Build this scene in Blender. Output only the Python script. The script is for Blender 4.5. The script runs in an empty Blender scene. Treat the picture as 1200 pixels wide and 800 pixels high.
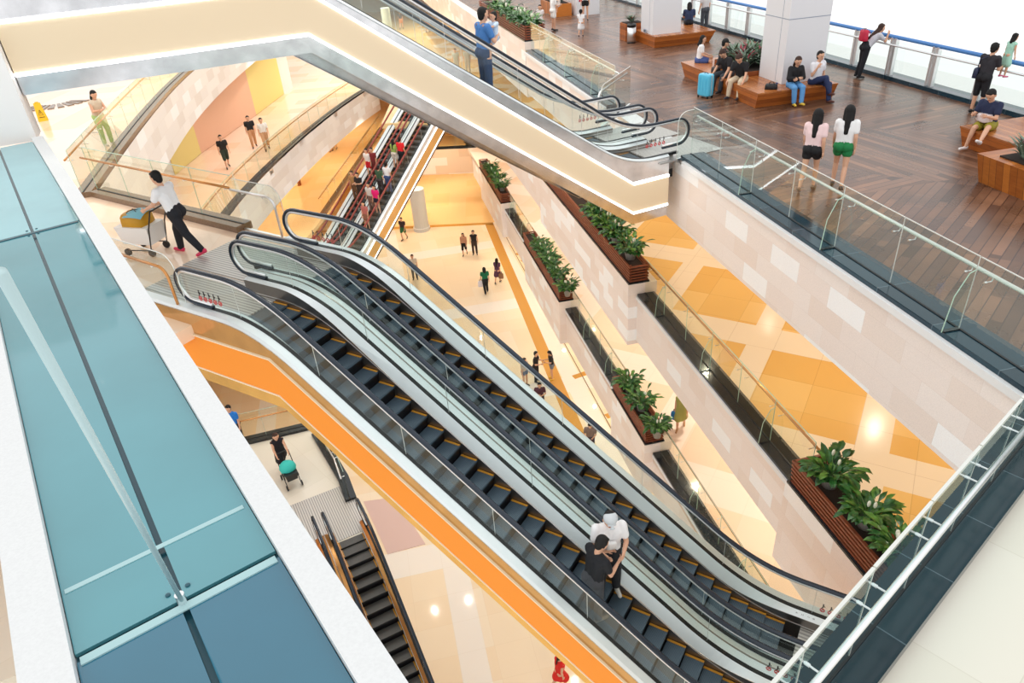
import bpy, bmesh, math, random
from mathutils import Vector, Matrix
random.seed(7)
scene = bpy.context.scene
COL = scene.collection
PI = math.pi
V = Vector

# ------------------------------------------------------------------ camera
FPX = 830.1; PIT = math.radians(31.8); ROLL = math.radians(-4.66); H = 5.6
_F = V((0, math.cos(PIT), -math.sin(PIT))); _R0 = V((1, 0, 0)); _U0 = _R0.cross(_F)
_R = math.cos(ROLL)*_R0 + math.sin(ROLL)*_U0
_U = -math.sin(ROLL)*_R0 + math.cos(ROLL)*_U0
cam_data = bpy.data.cameras.new('camera')
cam = bpy.data.objects.new('camera', cam_data); COL.objects.link(cam)
m = Matrix((( _R.x, _U.x, -_F.x, 0), (_R.y, _U.y, -_F.y, 0), (_R.z, _U.z, -_F.z, H), (0, 0, 0, 1)))
cam.matrix_world = m
cam_data.sensor_width = 36.0; cam_data.lens = FPX/1200*36; cam_data.clip_start = .05; cam_data.clip_end = 600
scene.camera = cam

def ray(px, py): return (px-600)/FPX*_R - (py-400)/FPX*_U + _F
def g(px, py, z):
    d = ray(px, py); t = (z-H)/d.z
    return V((d.x*t, d.y*t, z))
def azdir(a):
    a = math.radians(a); return V((math.sin(a), math.cos(a), 0))

Z4, Z3, Z2, Z1 = 0.0, -4.95, -9.9, -14.85
# frame of the straight east balcony edges (a along, b inland)
A0 = V((4.56, 16.92, 0)); EA = azdir(-10.2); EB = V((EA.y, -EA.x, 0))
def e(a, b, z=0): return V((A0.x+EA.x*a+EB.x*b, A0.y+EA.y*a+EB.y*b, z))
def eab(p): d = V((p.x, p.y, 0))-A0; return d.dot(EA), d.dot(EB)

# ------------------------------------------------------------------ materials
def newmat(name):
    mt = bpy.data.materials.new(name); mt.use_nodes = True
    nt = mt.node_tree; nt.nodes.clear()
    out = nt.nodes.new('ShaderNodeOutputMaterial')
    return mt, nt, out
def srgb(*c):
    r = []
    for x in c:
        x = x/255
        r.append(x/12.92 if x <= .04045 else ((x+.055)/1.055)**2.4)
    return (r[0], r[1], r[2], 1)
def N(nt, t, **kw):
    n = nt.nodes.new(t)
    for k, v in kw.items(): setattr(n, k, v)
    return n
def bsdf(nt, out, rough=.5, metal=0, spec=.5):
    b = N(nt, 'ShaderNodeBsdfPrincipled')
    b.inputs['Roughness'].default_value = rough; b.inputs['Metallic'].default_value = metal
    b.inputs['Specular IOR Level'].default_value = spec
    nt.links.new(b.outputs[0], out.inputs[0]); return b
def plain(name, col, rough=.5, metal=0, noise=0, nscale=8, spec=.5):
    mt, nt, out = newmat(name); b = bsdf(nt, out, rough, metal, spec)
    if noise:
        tc = N(nt, 'ShaderNodeNewGeometry'); no = N(nt, 'ShaderNodeTexNoise'); no.inputs['Scale'].default_value = nscale
        no.inputs['Detail'].default_value = 4
        nt.links.new(tc.outputs['Position'], no.inputs['Vector'])
        hs = N(nt, 'ShaderNodeHueSaturation'); hs.inputs['Color'].default_value = col
        mr = N(nt, 'ShaderNodeMapRange'); mr.inputs['From Min'].default_value = .3; mr.inputs['From Max'].default_value = .7
        mr.inputs['To Min'].default_value = 1-noise; mr.inputs['To Max'].default_value = 1+noise
        nt.links.new(no.outputs['Fac'], mr.inputs['Value']); nt.links.new(mr.outputs[0], hs.inputs['Value'])
        nt.links.new(hs.outputs[0], b.inputs['Base Color'])
    else: b.inputs['Base Color'].default_value = col
    mt.diffuse_color = col
    return mt
def math_(nt, op, a, b=None):
    n = N(nt, 'ShaderNodeMath', operation=op)
    for i, x in enumerate((a, b)):
        if x is None: continue
        if isinstance(x, (int, float)): n.inputs[i].default_value = x
        else: nt.links.new(x, n.inputs[i])
    return n.outputs[0]
def dotp(nt, vec, ax):
    n = N(nt, 'ShaderNodeVectorMath', operation='DOT_PRODUCT'); nt.links.new(vec, n.inputs[0]); n.inputs[1].default_value = ax
    return n.outputs['Value']
def ramp(nt, fac, stops, const=True):
    r = N(nt, 'ShaderNodeValToRGB'); r.color_ramp.interpolation = 'CONSTANT' if const else 'LINEAR'
    el = r.color_ramp.elements
    while len(el) < len(stops): el.new(.5)
    for x, (p, c) in zip(el, stops): x.position = p; x.color = c
    nt.links.new(fac, r.inputs[0]); return r.outputs[0]
def tile_mat(name, axs, axt, w, h, stops, rough=.25, joint=.35, jw=.012, jcol=(.3, .25, .2, 1), off=.5, uv=False, bands=None, speck=0.0, spec=.5):
    """cut tiles: random tone per tile, thin joints; bands = (period_s, width_s, period_t, width_t, colour) of inlaid stripes"""
    mt, nt, out = newmat(name); b = bsdf(nt, out, rough, 0, spec)
    if uv:
        u = N(nt, 'ShaderNodeUVMap'); sp = N(nt, 'ShaderNodeSeparateXYZ'); nt.links.new(u.outputs[0], sp.inputs[0])
        s0, t0 = sp.outputs[0], sp.outputs[1]; vec = u.outputs[0]
    else:
        ge = N(nt, 'ShaderNodeNewGeometry'); vec = ge.outputs['Position']
        s0, t0 = dotp(nt, vec, axs), dotp(nt, vec, axt)
    s = math_(nt, 'DIVIDE', s0, w); t = math_(nt, 'DIVIDE', t0, h)
    row = math_(nt, 'FLOOR', t)
    s2 = math_(nt, 'ADD', s, math_(nt, 'MULTIPLY', row, off))
    cell = math_(nt, 'FLOOR', s2)
    cb = N(nt, 'ShaderNodeCombineXYZ'); nt.links.new(cell, cb.inputs[0]); nt.links.new(row, cb.inputs[1])
    wn = N(nt, 'ShaderNodeTexWhiteNoise', noise_dimensions='2D'); nt.links.new(cb.outputs[0], wn.inputs['Vector'])
    col = ramp(nt, wn.outputs['Value'], stops)
    if bands:
        ps, ws, pt, wt, bc = bands
        fs = math_(nt, 'LESS_THAN', math_(nt, 'FRACT', math_(nt, 'DIVIDE', s0, ps)), ws)
        ft = math_(nt, 'LESS_THAN', math_(nt, 'FRACT', math_(nt, 'DIVIDE', t0, pt)), wt)
        mx = N(nt, 'ShaderNodeMix', data_type='RGBA'); nt.links.new(math_(nt, 'MAXIMUM', fs, ft), mx.inputs['Factor'])
        nt.links.new(col, mx.inputs['A']); mx.inputs['B'].default_value = bc; col = mx.outputs['Result']
    ju = math_(nt, 'LESS_THAN', math_(nt, 'MULTIPLY', math_(nt, 'FRACT', s2), w), jw)
    jv = math_(nt, 'LESS_THAN', math_(nt, 'MULTIPLY', math_(nt, 'FRACT', t), h), jw)
    jm = math_(nt, 'MULTIPLY', math_(nt, 'MAXIMUM', ju, jv), joint)
    mx = N(nt, 'ShaderNodeMix', data_type='RGBA'); nt.links.new(jm, mx.inputs['Factor'])
    nt.links.new(col, mx.inputs['A']); mx.inputs['B'].default_value = jcol; col = mx.outputs['Result']
    if speck:
        no = N(nt, 'ShaderNodeTexNoise'); no.inputs['Scale'].default_value = 55; no.inputs['Detail'].default_value = 3
        nt.links.new(vec, no.inputs['Vector'])
        mr = N(nt, 'ShaderNodeMapRange'); mr.inputs['From Min'].default_value = .3; mr.inputs['From Max'].default_value = .7
        mr.inputs['To Min'].default_value = 1-speck; mr.inputs['To Max'].default_value = 1+speck
        nt.links.new(no.outputs['Fac'], mr.inputs['Value'])
        hs = N(nt, 'ShaderNodeHueSaturation'); nt.links.new(mr.outputs[0], hs.inputs['Value']); nt.links.new(col, hs.inputs['Color']); col = hs.outputs[0]
    nt.links.new(col, b.inputs['Base Color'])
    return mt
def glass_mat(name, tint, refl=1.0):
    mt, nt, out = newmat(name)
    tr = N(nt, 'ShaderNodeBsdfTransparent'); tr.inputs[0].default_value = tint
    gl = N(nt, 'ShaderNodeBsdfGlossy'); gl.inputs['Roughness'].default_value = .02; gl.inputs[0].default_value = (.95, 1, .98, 1)
    fr = N(nt, 'ShaderNodeFresnel'); fr.inputs[0].default_value = 1.45
    mx = N(nt, 'ShaderNodeMixShader')
    ge = N(nt, 'ShaderNodeNewGeometry')
    nt.links.new(math_(nt, 'MULTIPLY', math_(nt, 'MULTIPLY', fr.outputs[0], refl), math_(nt, 'SUBTRACT', 1.0, ge.outputs['Backfacing'])), mx.inputs[0])
    nt.links.new(tr.outputs[0], mx.inputs[1]); nt.links.new(gl.outputs[0], mx.inputs[2]); nt.links.new(mx.outputs[0], out.inputs[0])
    return mt
def emit(name, col, st):
    mt, nt, out = newmat(name); em = N(nt, 'ShaderNodeEmission'); em.inputs[0].default_value = col; em.inputs[1].default_value = st
    nt.links.new(em.outputs[0], out.inputs[0]); return mt
def wood_deck(name):
    """dark hardwood decking laid in bands whose planks alternate in direction"""
    mt, nt, out = newmat(name); b = bsdf(nt, out, .32, 0, .5)
    ge = N(nt, 'ShaderNodeNewGeometry'); P = ge.outputs['Position']
    near = math_(nt, 'LESS_THAN', math_(nt, 'SUBTRACT', dotp(nt, P, tuple(EA)), A0.dot(EA)), -3.7); aa = dotp(nt, P, tuple(azdir(36)))
    k = math_(nt, 'FLOOR', math_(nt, 'DIVIDE', math_(nt, 'ADD', aa, -13.2), 3.5))
    par = math_(nt, 'LESS_THAN', math_(nt, 'MODULO', math_(nt, 'ADD', math_(nt, 'ABSOLUTE', k), .01), 2.0), 1.0)
    d1, d2, d3 = azdir(70), azdir(160), azdir(44)
    def across(d): return V((d.y, -d.x, 0))
    def pick(x, y):
        n = N(nt, 'ShaderNodeMix', data_type='FLOAT'); nt.links.new(par, n.inputs['Factor'])
        nt.links.new(x, n.inputs['A']); nt.links.new(y, n.inputs['B']); return n.outputs['Result']
    def pick3(x, y):
        n = N(nt, 'ShaderNodeMix', data_type='FLOAT'); nt.links.new(near, n.inputs['Factor'])
        nt.links.new(x, n.inputs['A']); nt.links.new(y, n.inputs['B']); return n.outputs['Result']
    q = pick(dotp(nt, P, tuple(across(d2))), dotp(nt, P, tuple(across(d1))))
    l = pick(dotp(nt, P, tuple(d2)), dotp(nt, P, tuple(d1)))
    q = pick3(q, dotp(nt, P, tuple(across(d3)))); l = pick3(l, dotp(nt, P, tuple(d3)))
    qs = math_(nt, 'DIVIDE', q, .165); row = math_(nt, 'FLOOR', qs)
    seg = math_(nt, 'FLOOR', math_(nt, 'ADD', math_(nt, 'DIVIDE', l, 2.1), math_(nt, 'MULTIPLY', row, .37)))
    cb = N(nt, 'ShaderNodeCombineXYZ'); nt.links.new(row, cb.inputs[0]); nt.links.new(seg, cb.inputs[1]); nt.links.new(k, cb.inputs[2])
    wn = N(nt, 'ShaderNodeTexWhiteNoise', noise_dimensions='3D'); nt.links.new(cb.outputs[0], wn.inputs['Vector'])
    col = ramp(nt, wn.outputs['Value'], [(0, srgb(84, 60, 46)), (.25, srgb(128, 92, 70)), (.5, srgb(98, 72, 60)), (.75, srgb(150, 108, 82)), (1, srgb(112, 84, 70))], False)
    no = N(nt, 'ShaderNodeTexNoise'); no.inputs['Scale'].default_value = .9; no.inputs['Detail'].default_value = 5; nt.links.new(P, no.inputs['Vector'])
    mr = N(nt, 'ShaderNodeMapRange'); mr.inputs['From Min'].default_value = .3; mr.inputs['From Max'].default_value = .7; mr.inputs['To Min'].default_value = .55; mr.inputs['To Max'].default_value = 1.08
    nt.links.new(no.outputs['Fac'], mr.inputs['Value'])
    hs = N(nt, 'ShaderNodeHueSaturation'); nt.links.new(mr.outputs[0], hs.inputs['Value']); nt.links.new(col, hs.inputs['Color'])
    gap = math_(nt, 'LESS_THAN', math_(nt, 'FRACT', qs), .10)
    mx = N(nt, 'ShaderNodeMix', data_type='RGBA'); nt.links.new(math_(nt, 'MULTIPLY', gap, .8), mx.inputs['Factor'])
    nt.links.new(hs.outputs[0], mx.inputs['A']); mx.inputs['B'].default_value = srgb(52, 36, 34)
    nt.links.new(mx.outputs['Result'], b.inputs['Base Color'])
    mr2 = N(nt, 'ShaderNodeMapRange'); mr2.inputs['To Min'].default_value = .2; mr2.inputs['To Max'].default_value = .36
    nt.links.new(no.outputs['Fac'], mr2.inputs['Value']); nt.links.new(mr2.outputs[0], b.inputs['Roughness'])
    return mt
def board_wood(name, c1, c2, axis, w, rough=.35):
    mt, nt, out = newmat(name); b = bsdf(nt, out, rough)
    ge = N(nt, 'ShaderNodeNewGeometry'); P = ge.outputs['Position']
    q = math_(nt, 'DIVIDE', dotp(nt, P, axis), w); row = math_(nt, 'FLOOR', q)
    wn = N(nt, 'ShaderNodeTexWhiteNoise', noise_dimensions='1D'); nt.links.new(row, wn.inputs['W'])
    mp = N(nt, 'ShaderNodeMapping'); mp.inputs['Scale'].default_value = (3, 3, 14); nt.links.new(P, mp.inputs[0])
    no = N(nt, 'ShaderNodeTexNoise'); no.inputs['Scale'].default_value = 1.5; no.inputs['Detail'].default_value = 5; nt.links.new(mp.outputs[0], no.inputs['Vector'])
    f = math_(nt, 'ADD', math_(nt, 'MULTIPLY', wn.outputs[0], .55), math_(nt, 'MULTIPLY', no.outputs['Fac'], .5))
    col = ramp(nt, f, [(.1, c1), (.9, c2)], False)
    gap = math_(nt, 'LESS_THAN', math_(nt, 'FRACT', q), .05)
    mx = N(nt, 'ShaderNodeMix', data_type='RGBA'); nt.links.new(math_(nt, 'MULTIPLY', gap, .75), mx.inputs['Factor'])
    nt.links.new(col, mx.inputs['A']); mx.inputs['B'].default_value = (.03, .012, .006, 1)
    nt.links.new(mx.outputs['Result'], b.inputs['Base Color']); return mt
def step_mat(name, c1, c2, axis, per=.02):
    mt, nt, out = newmat(name); b = bsdf(nt, out, .45, .3)
    tc = N(nt, 'ShaderNodeTexCoord'); q = math_(nt, 'FRACT', math_(nt, 'DIVIDE', dotp(nt, tc.outputs['Object'], axis), per))
    mx = N(nt, 'ShaderNodeMix', data_type='RGBA'); nt.links.new(math_(nt, 'LESS_THAN', q, .45), mx.inputs['Factor'])
    mx.inputs['A'].default_value = c1; mx.inputs['B'].default_value = c2
    nt.links.new(mx.outputs['Result'], b.inputs['Base Color']); return mt

M = {}
M['deck'] = wood_deck('deck_wood')
_st = [(0, srgb(244, 231, 223)), (.4, srgb(246, 235, 228)), (.66, srgb(241, 226, 216)), (.88, srgb(254, 253, 252))]
M['fascia'] = tile_mat('stone_tiles', tuple(EA), (0, 0, 1), .95, .41, _st, .45, .2, .008, srgb(200, 180, 168), speck=.05)
_wt = [(0, srgb(240, 234, 228)), (.4, srgb(245, 240, 234)), (.7, srgb(234, 226, 218)), (.88, srgb(253, 252, 250))]
M['fascia_uv'] = tile_mat('stone_tiles_curved', (1, 0, 0), (0, 0, 1), 1.3, .45, _wt, .45, .2, .01, srgb(200, 180, 168), uv=True)
M['fascia_x'] = tile_mat('stone_tiles_end', (1, 0, .0), (0, 0, 1), 1.9, .62, [(0, srgb(226, 196, 168)), (.4, srgb(238, 222, 208)), (.7, srgb(216, 184, 154))], .45, .2, .01, srgb(190, 160, 140))
M['white_stone'] = plain('white_stone', srgb(226, 228, 228), .6, 0, .035, 70)
M['ledge'] = plain('pale_ledge', srgb(236, 236, 236), .35)
M['granite'] = plain('dark_granite', srgb(30, 34, 38), .12, 0, .3, 30)
M['granite_blue'] = tile_mat('dark_granite_tiles', tuple(EA), tuple(EB), 1.2, 5, [(0, srgb(24, 58, 72)), (.5, srgb(20, 50, 64))], .12, .5, .012, srgb(120, 140, 150), off=0)
M['granite_brown'] = plain('brown_granite', srgb(126, 100, 76), .2, 0, .2, 30)
M['glass'] = glass_mat('clear_glass', (.93, .972, .957, 1), 1.5)
M['glass_warm'] = glass_mat('warm_glass', (.965, .965, .90, 1), 1.3)
M['glass_clear'] = glass_mat('pale_clear_glass', (.975, .99, .985, 1), 1.2)
M['glass_teal'] = glass_mat('teal_tinted_glass', (.80, .93, .925, 1), 1.6)
M['glass_green'] = plain('glass_edge', srgb(176, 206, 186), .15)
M['steel'] = plain('brushed_steel', (.84, .84, .85, 1), .28, 1)
M['steel_dull'] = plain('satin_steel', (.86, .86, .86, 1), .45, .9)
M['white_rail'] = plain('satin_rail', srgb(226, 228, 222), .25, .3)
M['copper'] = plain('copper_rail', srgb(214, 150, 88), .25, .6)
M['rubber'] = plain('black_rubber', srgb(30, 42, 56), .2, 0)
M['rubber_red'] = plain('red_rubber', srgb(150, 62, 48), .3, 0)
M['cream'] = plain('cream_cladding', srgb(240, 219, 186), .4)
M['orange'] = plain('orange_cladding', srgb(252, 150, 36), .38)
M['tan'] = plain('tan_cladding', srgb(238, 186, 112), .4)
M['led'] = emit('light_strip', (.95, .97, 1, 1), 5.0)
M['trimstrip'] = plain('pale_strip', srgb(245, 225, 195), .3)
M['mirror_grey'] = plain('polished_soffit', (.70, .70, .72, 1), .2, 1, .14, 3)
M['mirror_gold'] = plain('bronze_soffit', (.95, .62, .20, 1), .25, 1, .10, 3)
M['gold_reflect_side'] = plain('gold_reflect_panel', (.70, .45, .20, 1), .18, 1, .08, 3)  # gold base tone paints in the reflected orange cladding
M['deckmetal'] = plain('balustrade_deck', (.86, .91, .93, 1), .42, .55)
M['skirt'] = plain('skirt_panel', (.30, .27, .25, 1), .28, .9)
M['dark'] = plain('black_gap', (.006, .006, .008, 1), .5)
M['tread'] = step_mat('ribbed_tread', (.085, .125, .165, 1), (.05, .075, .10, 1), (0, 1, 0), .022)
M['tread_grey'] = step_mat('grey_ribbed_tread', (.13, .125, .12, 1), (.05, .048, .045, 1), (0, 1, 0), .022)
M['riser'] = step_mat('ribbed_riser', (.012, .012, .016, 1), (.004, .004, .005, 1), (0, 1, 0), .022)
M['yellow'] = plain('yellow_edge', srgb(200, 140, 40), .5)
M['comb'] = step_mat('ribbed_plate', (.62, .60, .57, 1), (.34, .33, .32, 1), (1, 0, 0), .07)
_fl3 = [(0, srgb(232, 184, 108)), (.5, srgb(229, 178, 100)), (.75, srgb(236, 192, 120))]
M['floor_orange'] = tile_mat('orange_tiles', tuple(azdir(32)), tuple(azdir(122)), 1.2, 1.2, _fl3, .2, .3, .012, srgb(150, 100, 40), off=0, bands=(4.2, .26, 3.1, .22, srgb(240, 220, 192)))
_fl2 = [(0, srgb(252, 222, 196)), (.5, srgb(250, 218, 190)), (.8, srgb(252, 226, 204))]
M['floor_pink'] = tile_mat('blush_tiles', tuple(azdir(32)), tuple(azdir(122)), 1.2, 1.2, _fl2, .08, .15, .012, srgb(200, 160, 130), off=0, bands=(5.2, .30, 6.1, .2, srgb(255, 236, 222)))
_fl1 = [(0, srgb(250, 230, 198)), (.5, srgb(249, 227, 193)), (.8, srgb(251, 234, 206))]
M['floor_cream'] = tile_mat('cream_tiles', tuple(EA), tuple(EB), 1.2, 1.2, _fl1, .05, .15, .012, srgb(200, 170, 120), off=0, bands=(9.0, .14, 7.5, .12, srgb(250, 242, 230)))
M['floor_amber'] = tile_mat('amber_tiles', (1, 0, 0), (0, 1, 0), 1.4, 1.4, [(0, srgb(253, 218, 160)), (.5, srgb(252, 213, 152))], .08, .12, .012, srgb(200, 150, 90), off=0)
M['floor_peach'] = tile_mat('peach_tiles', (1, 0, 0), (0, 1, 0), 1.2, 1.2, [(0, srgb(251, 224, 200)), (.5, srgb(250, 220, 194)), (.8, srgb(250, 212, 180))], .09, .12, .012, srgb(210, 170, 140), off=0)
M['floor_white'] = tile_mat('ivory_tiles', tuple(azdir(50)), tuple(azdir(140)), 1.6, 1.6, [(0, srgb(234, 228, 214)), (.5, srgb(231, 225, 210))], .2, .35, .01, srgb(200, 190, 170), off=0)
M['stripe'] = plain('amber_inlay', srgb(214, 156, 76), .12)
M['darkline'] = plain('dark_inlay', srgb(120, 90, 50), .4)
M['paint_white'] = plain('white_paint', srgb(244, 242, 240), .6)
M['pillar'] = plain('white_panel', srgb(232, 233, 237), .35)
M['seam'] = plain('grey_seam', srgb(150, 160, 178), .5)
M['bench'] = board_wood('bench_wood', srgb(128, 62, 20), srgb(196, 112, 48), (0, 0, 1), .115)
M['bench_top'] = board_wood('bench_top_wood', srgb(150, 84, 40), srgb(206, 132, 72), tuple(azdir(80)), .12, .25)
M['bench_vert'] = board_wood('planter_wood', srgb(150, 78, 24), srgb(214, 130, 52), tuple(EA), .17)
M['slat'] = plain('red_slat_wood', srgb(134, 70, 44), .45, 0, .25, 12)
M['soil'] = plain('dark_soil', srgb(44, 30, 22), .9)
M['leaf'] = plain('glossy_leaf', srgb(46, 96, 44), .3, 0, .45, 9)
M['leaf_b'] = plain('bright_leaf', srgb(84, 130, 52), .32, 0, .4, 9)
M['leaf_grey'] = plain('silver_leaf', srgb(120, 140, 122), .4, 0, .4, 20)
M['leaf_red'] = plain('crimson_leaf', srgb(140, 30, 52), .4)
M['bloom'] = plain('pale_bloom', srgb(240, 240, 222), .5)
M['pot'] = plain('grey_pot', srgb(150, 146, 140), .5)
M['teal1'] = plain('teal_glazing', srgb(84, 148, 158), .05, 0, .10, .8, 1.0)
M['teal2'] = plain('teal_glazing_reflect', srgb(140, 190, 198), .05, 0, .10, .8, 1.0)  # paler tone paints in the reflection on the far panels
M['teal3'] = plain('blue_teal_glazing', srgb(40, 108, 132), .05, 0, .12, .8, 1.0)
M['teal_joint'] = plain('teal_joint', srgb(34, 84, 98), .2)
M['sealant_reflect'] = plain('pale_sealant_reflect', srgb(170, 205, 208), .4)  # tone of the joint sealant and of the painted reflection line
M['frost'] = plain('frosted_rod', srgb(186, 212, 214), .3)
M['bluerail'] = plain('blue_rail', srgb(84, 140, 208), .4)
M['peach_panel'] = plain('peach_panel', srgb(238, 190, 158), .6)
M['yellow_panel'] = plain('lemon_panel', srgb(238, 220, 140), .6)
M['pinkmat'] = plain('pink_mat', srgb(226, 196, 188), .7)
M['signyellow'] = plain('sign_yellow', srgb(250, 196, 30), .45)
M['black'] = plain('black_plastic', srgb(22, 22, 24), .4)
M['cyan'] = plain('cyan_shell', srgb(92, 196, 232), .3)
M['shopdark'] = plain('shop_interior', srgb(96, 48, 18), .4, 0, .6, 2)
M['red_ink'] = plain('red_ink', srgb(206, 44, 44), .5)
M['black_ink'] = plain('black_ink', srgb(40, 36, 36), .5)
M['white_cloth'] = plain('white_plastic', srgb(244, 244, 242), .5)
_cm = {}
def cmat(rgb, rough=.75, tag='cloth'):
    k = (tag,)+tuple(rgb)
    if k not in _cm: _cm[k] = plain(tag+'_%d' % len(_cm), srgb(*rgb), rough)
    return _cm[k]

# ------------------------------------------------------------------ mesh builder
class MB:
    def __init__(s): s.v = []; s.f = []; s.m = []; s.uv = {}
    def quad(s, pts, mi=0, uv=None):
        b = len(s.v); s.v += [tuple(p) for p in pts]; s.f.append(tuple(range(b, b+len(pts)))); s.m.append(mi)
        if uv: s.uv[len(s.f)-1] = uv
    def prism(s, pts, z0, z1, mi=0, mtop=None):
        b = len(s.v); n = len(pts)
        s.v += [(p[0], p[1], z0) for p in pts]+[(p[0], p[1], z1) for p in pts]
        ar = sum(pts[i][0]*pts[(i+1) % n][1]-pts[(i+1) % n][0]*pts[i][1] for i in range(n))
        up = tuple(b+n+i for i in range(n)); dn = tuple(b+i for i in range(n))
        if ar < 0: up = up[::-1]
        else: dn = dn[::-1]
        s.f += [dn, up]; s.m += [mi, mi if mtop is None else mtop]
        for i in range(n):
            j = (i+1) % n; q = (b+i, b+j, b+n+j, b+n+i)
            s.f.append(q if ar > 0 else q[::-1]); s.m.append(mi)
    def frustum(s, bot, z0, top, z1, mi=0, mtop=None):
        b = len(s.v); n = len(bot)
        s.v += [(p[0], p[1], z0) for p in bot]+[(p[0], p[1], z1) for p in top]
        s.f += [tuple(b+i for i in range(n))[::-1], tuple(b+n+i for i in range(n))]; s.m += [mi, mi if mtop is None else mtop]
        for i in range(n):
            j = (i+1) % n; s.f.append((b+i, b+j, b+n+j, b+n+i)); s.m.append(mi)
    def obox(s, c, ax, ay, az, mi=0):
        """box centred c with half-extent vectors"""
        c = V(c); b = len(s.v)
        for sx in (-1, 1):
            for sy in (-1, 1):
                for sz in (-1, 1): s.v.append(tuple(c+ax*sx+ay*sy+az*sz))
        for f in ((0, 1, 3, 2), (4, 6, 7, 5), (0, 4, 5, 1), (2, 3, 7, 6), (0, 2, 6, 4), (1, 5, 7, 3)):
            s.f.append(tuple(b+i for i in f)); s.m.append(mi)
    def bar(s, p, q, w, h, mi=0, up=V((0, 0, 1))):
        p = V(p); q = V(q); d = q-p
        side = d.cross(up)
        if side.length < 1e-6: side = V((1, 0, 0))
        side.normalize(); u2 = side.cross(d).normalized()
        s.obox((p+q)/2, d/2, side*(w/2), u2*(h/2), mi)
    def tube(s, pts, r, seg=8, mi=0, closed=False):
        pts = [V(p) for p in pts]; n = len(pts); rings = []
        rr = r if isinstance(r, (list, tuple)) else [r]*n
        prev = None
        for i, p in enumerate(pts):
            t = (pts[min(i+1, n-1)]-pts[max(i-1, 0)]).normalized()
            if prev is None:
                a = t.cross(V((0, 0, 1)))
                if a.length < .05: a = t.cross(V((1, 0, 0)))
                a.normalize()
            else:
                a = prev-t*prev.dot(t); a.normalize()
            prev = a; c = t.cross(a)
            b = len(s.v)
            for k in range(seg):
                th = 2*PI*k/seg; s.v.append(tuple(p+(a*math.cos(th)+c*math.sin(th))*rr[i]))
            rings.append(b)
        for i in range(n-1):
            for k in range(seg):
                k2 = (k+1) % seg
                s.f.append((rings[i]+k, rings[i+1]+k, rings[i+1]+k2, rings[i]+k2)); s.m.append(mi)
        s.f.append(tuple(rings[0]+k for k in range(seg))); s.m.append(mi)
        s.f.append(tuple(rings[-1]+k for k in range(seg))[::-1]); s.m.append(mi)
    def lathe(s, c, prof, seg=20, mi=0):
        c = V(c); b = len(s.v); n = len(prof)
        for r, z in prof:
            for k in range(seg):
                th = 2*PI*k/seg; s.v.append((c.x+r*math.cos(th), c.y+r*math.sin(th), c.z+z))
        for i in range(n-1):
            for k in range(seg):
                k2 = (k+1) % seg; s.f.append((b+i*seg+k, b+i*seg+k2, b+(i+1)*seg+k2, b+(i+1)*seg+k)); s.m.append(mi)
        s.f.append(tuple(b+k for k in range(seg))[::-1]); s.m.append(mi)
        s.f.append(tuple(b+(n-1)*seg+k for k in range(seg))); s.m.append(mi)
    def ball(s, c, r, seg=10, rings=6, mi=0, sc=(1, 1, 1)):
        c = V(c); b = len(s.v)
        for i in range(1, rings):
            ph = PI*i/rings
            for k in range(seg):
                th = 2*PI*k/seg
                s.v.append((c.x+r*sc[0]*math.sin(ph)*math.cos(th), c.y+r*sc[1]*math.sin(ph)*math.sin(th), c.z+r*sc[2]*math.cos(ph)))
        t = len(s.v); s.v += [(c.x, c.y, c.z+r*sc[2]), (c.x, c.y, c.z-r*sc[2])]
        for i in range(rings-2):
            for k in range(seg):
                k2 = (k+1) % seg; s.f.append((b+i*seg+k, b+(i+1)*seg+k, b+(i+1)*seg+k2, b+i*seg+k2)); s.m.append(mi)
        for k in range(seg):
            k2 = (k+1) % seg
            s.f.append((t, b+k, b+k2)); s.m.append(mi); e0 = b+(rings-2)*seg
            s.f.append((t+1, e0+k2, e0+k)); s.m.append(mi)
    def capsule(s, p, r0, q, r1, seg=10):
        p = V(p); q = V(q); d = q-p; L = d.length
        if L < 1e-5: s.ball(p, max(r0, r1), seg, 8); return
        d /= L
        pts = []; rr = []
        for k in range(4):
            th = PI/2*(1-k/4); pts.append(p-d*r0*math.sin(th)); rr.append(max(r0*math.cos(th), r0*.02))
        pts.append(p); rr.append(r0); pts.append(q); rr.append(r1)
        for k in range(1, 5):
            th = PI/2*k/4; pts.append(q+d*r1*math.sin(th)); rr.append(max(r1*math.cos(th), r1*.02))
        s.tube(pts, rr, seg)
    def sweep(s, path, sec, fr, mi=0, cap=True):
        """path: [(u,z)], sec: closed [(v,h)] loop, fr: maps (u,v,z) to a world point"""
        b = len(s.v); n = len(path); k = len(sec)
        for (u, z) in path:
            for (v_, h_) in sec: s.v.append(tuple(fr(u, v_, z+h_)))
        for i in range(n-1):
            for j in range(k):
                j2 = (j+1) % k
                s.f.append((b+i*k+j, b+i*k+j2, b+(i+1)*k+j2, b+(i+1)*k+j)); s.m.append(mi)
        if cap:
            s.f.append(tuple(b+j for j in range(k))[::-1]); s.f.append(tuple(b+(n-1)*k+j for j in range(k))); s.m += [mi, mi]
    def mesh(s, name, mats, smooth=False):
        me = bpy.data.meshes.new(name); me.from_pydata(s.v, [], s.f)
        for mt in mats: me.materials.append(mt)
        me.polygons.foreach_set('material_index', s.m)
        if s.uv:
            ul = me.uv_layers.new(name='UVMap')
            for fi, uv in s.uv.items():
                for li, w in zip(me.polygons[fi].loop_indices, uv): ul.data[li].uv = w
        if smooth: me.polygons.foreach_set('use_smooth', [True]*len(me.polygons))
        bm = bmesh.new(); bm.from_mesh(me); bmesh.ops.recalc_face_normals(bm, faces=bm.faces); bm.to_mesh(me); bm.free()
        me.update(); return me
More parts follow.
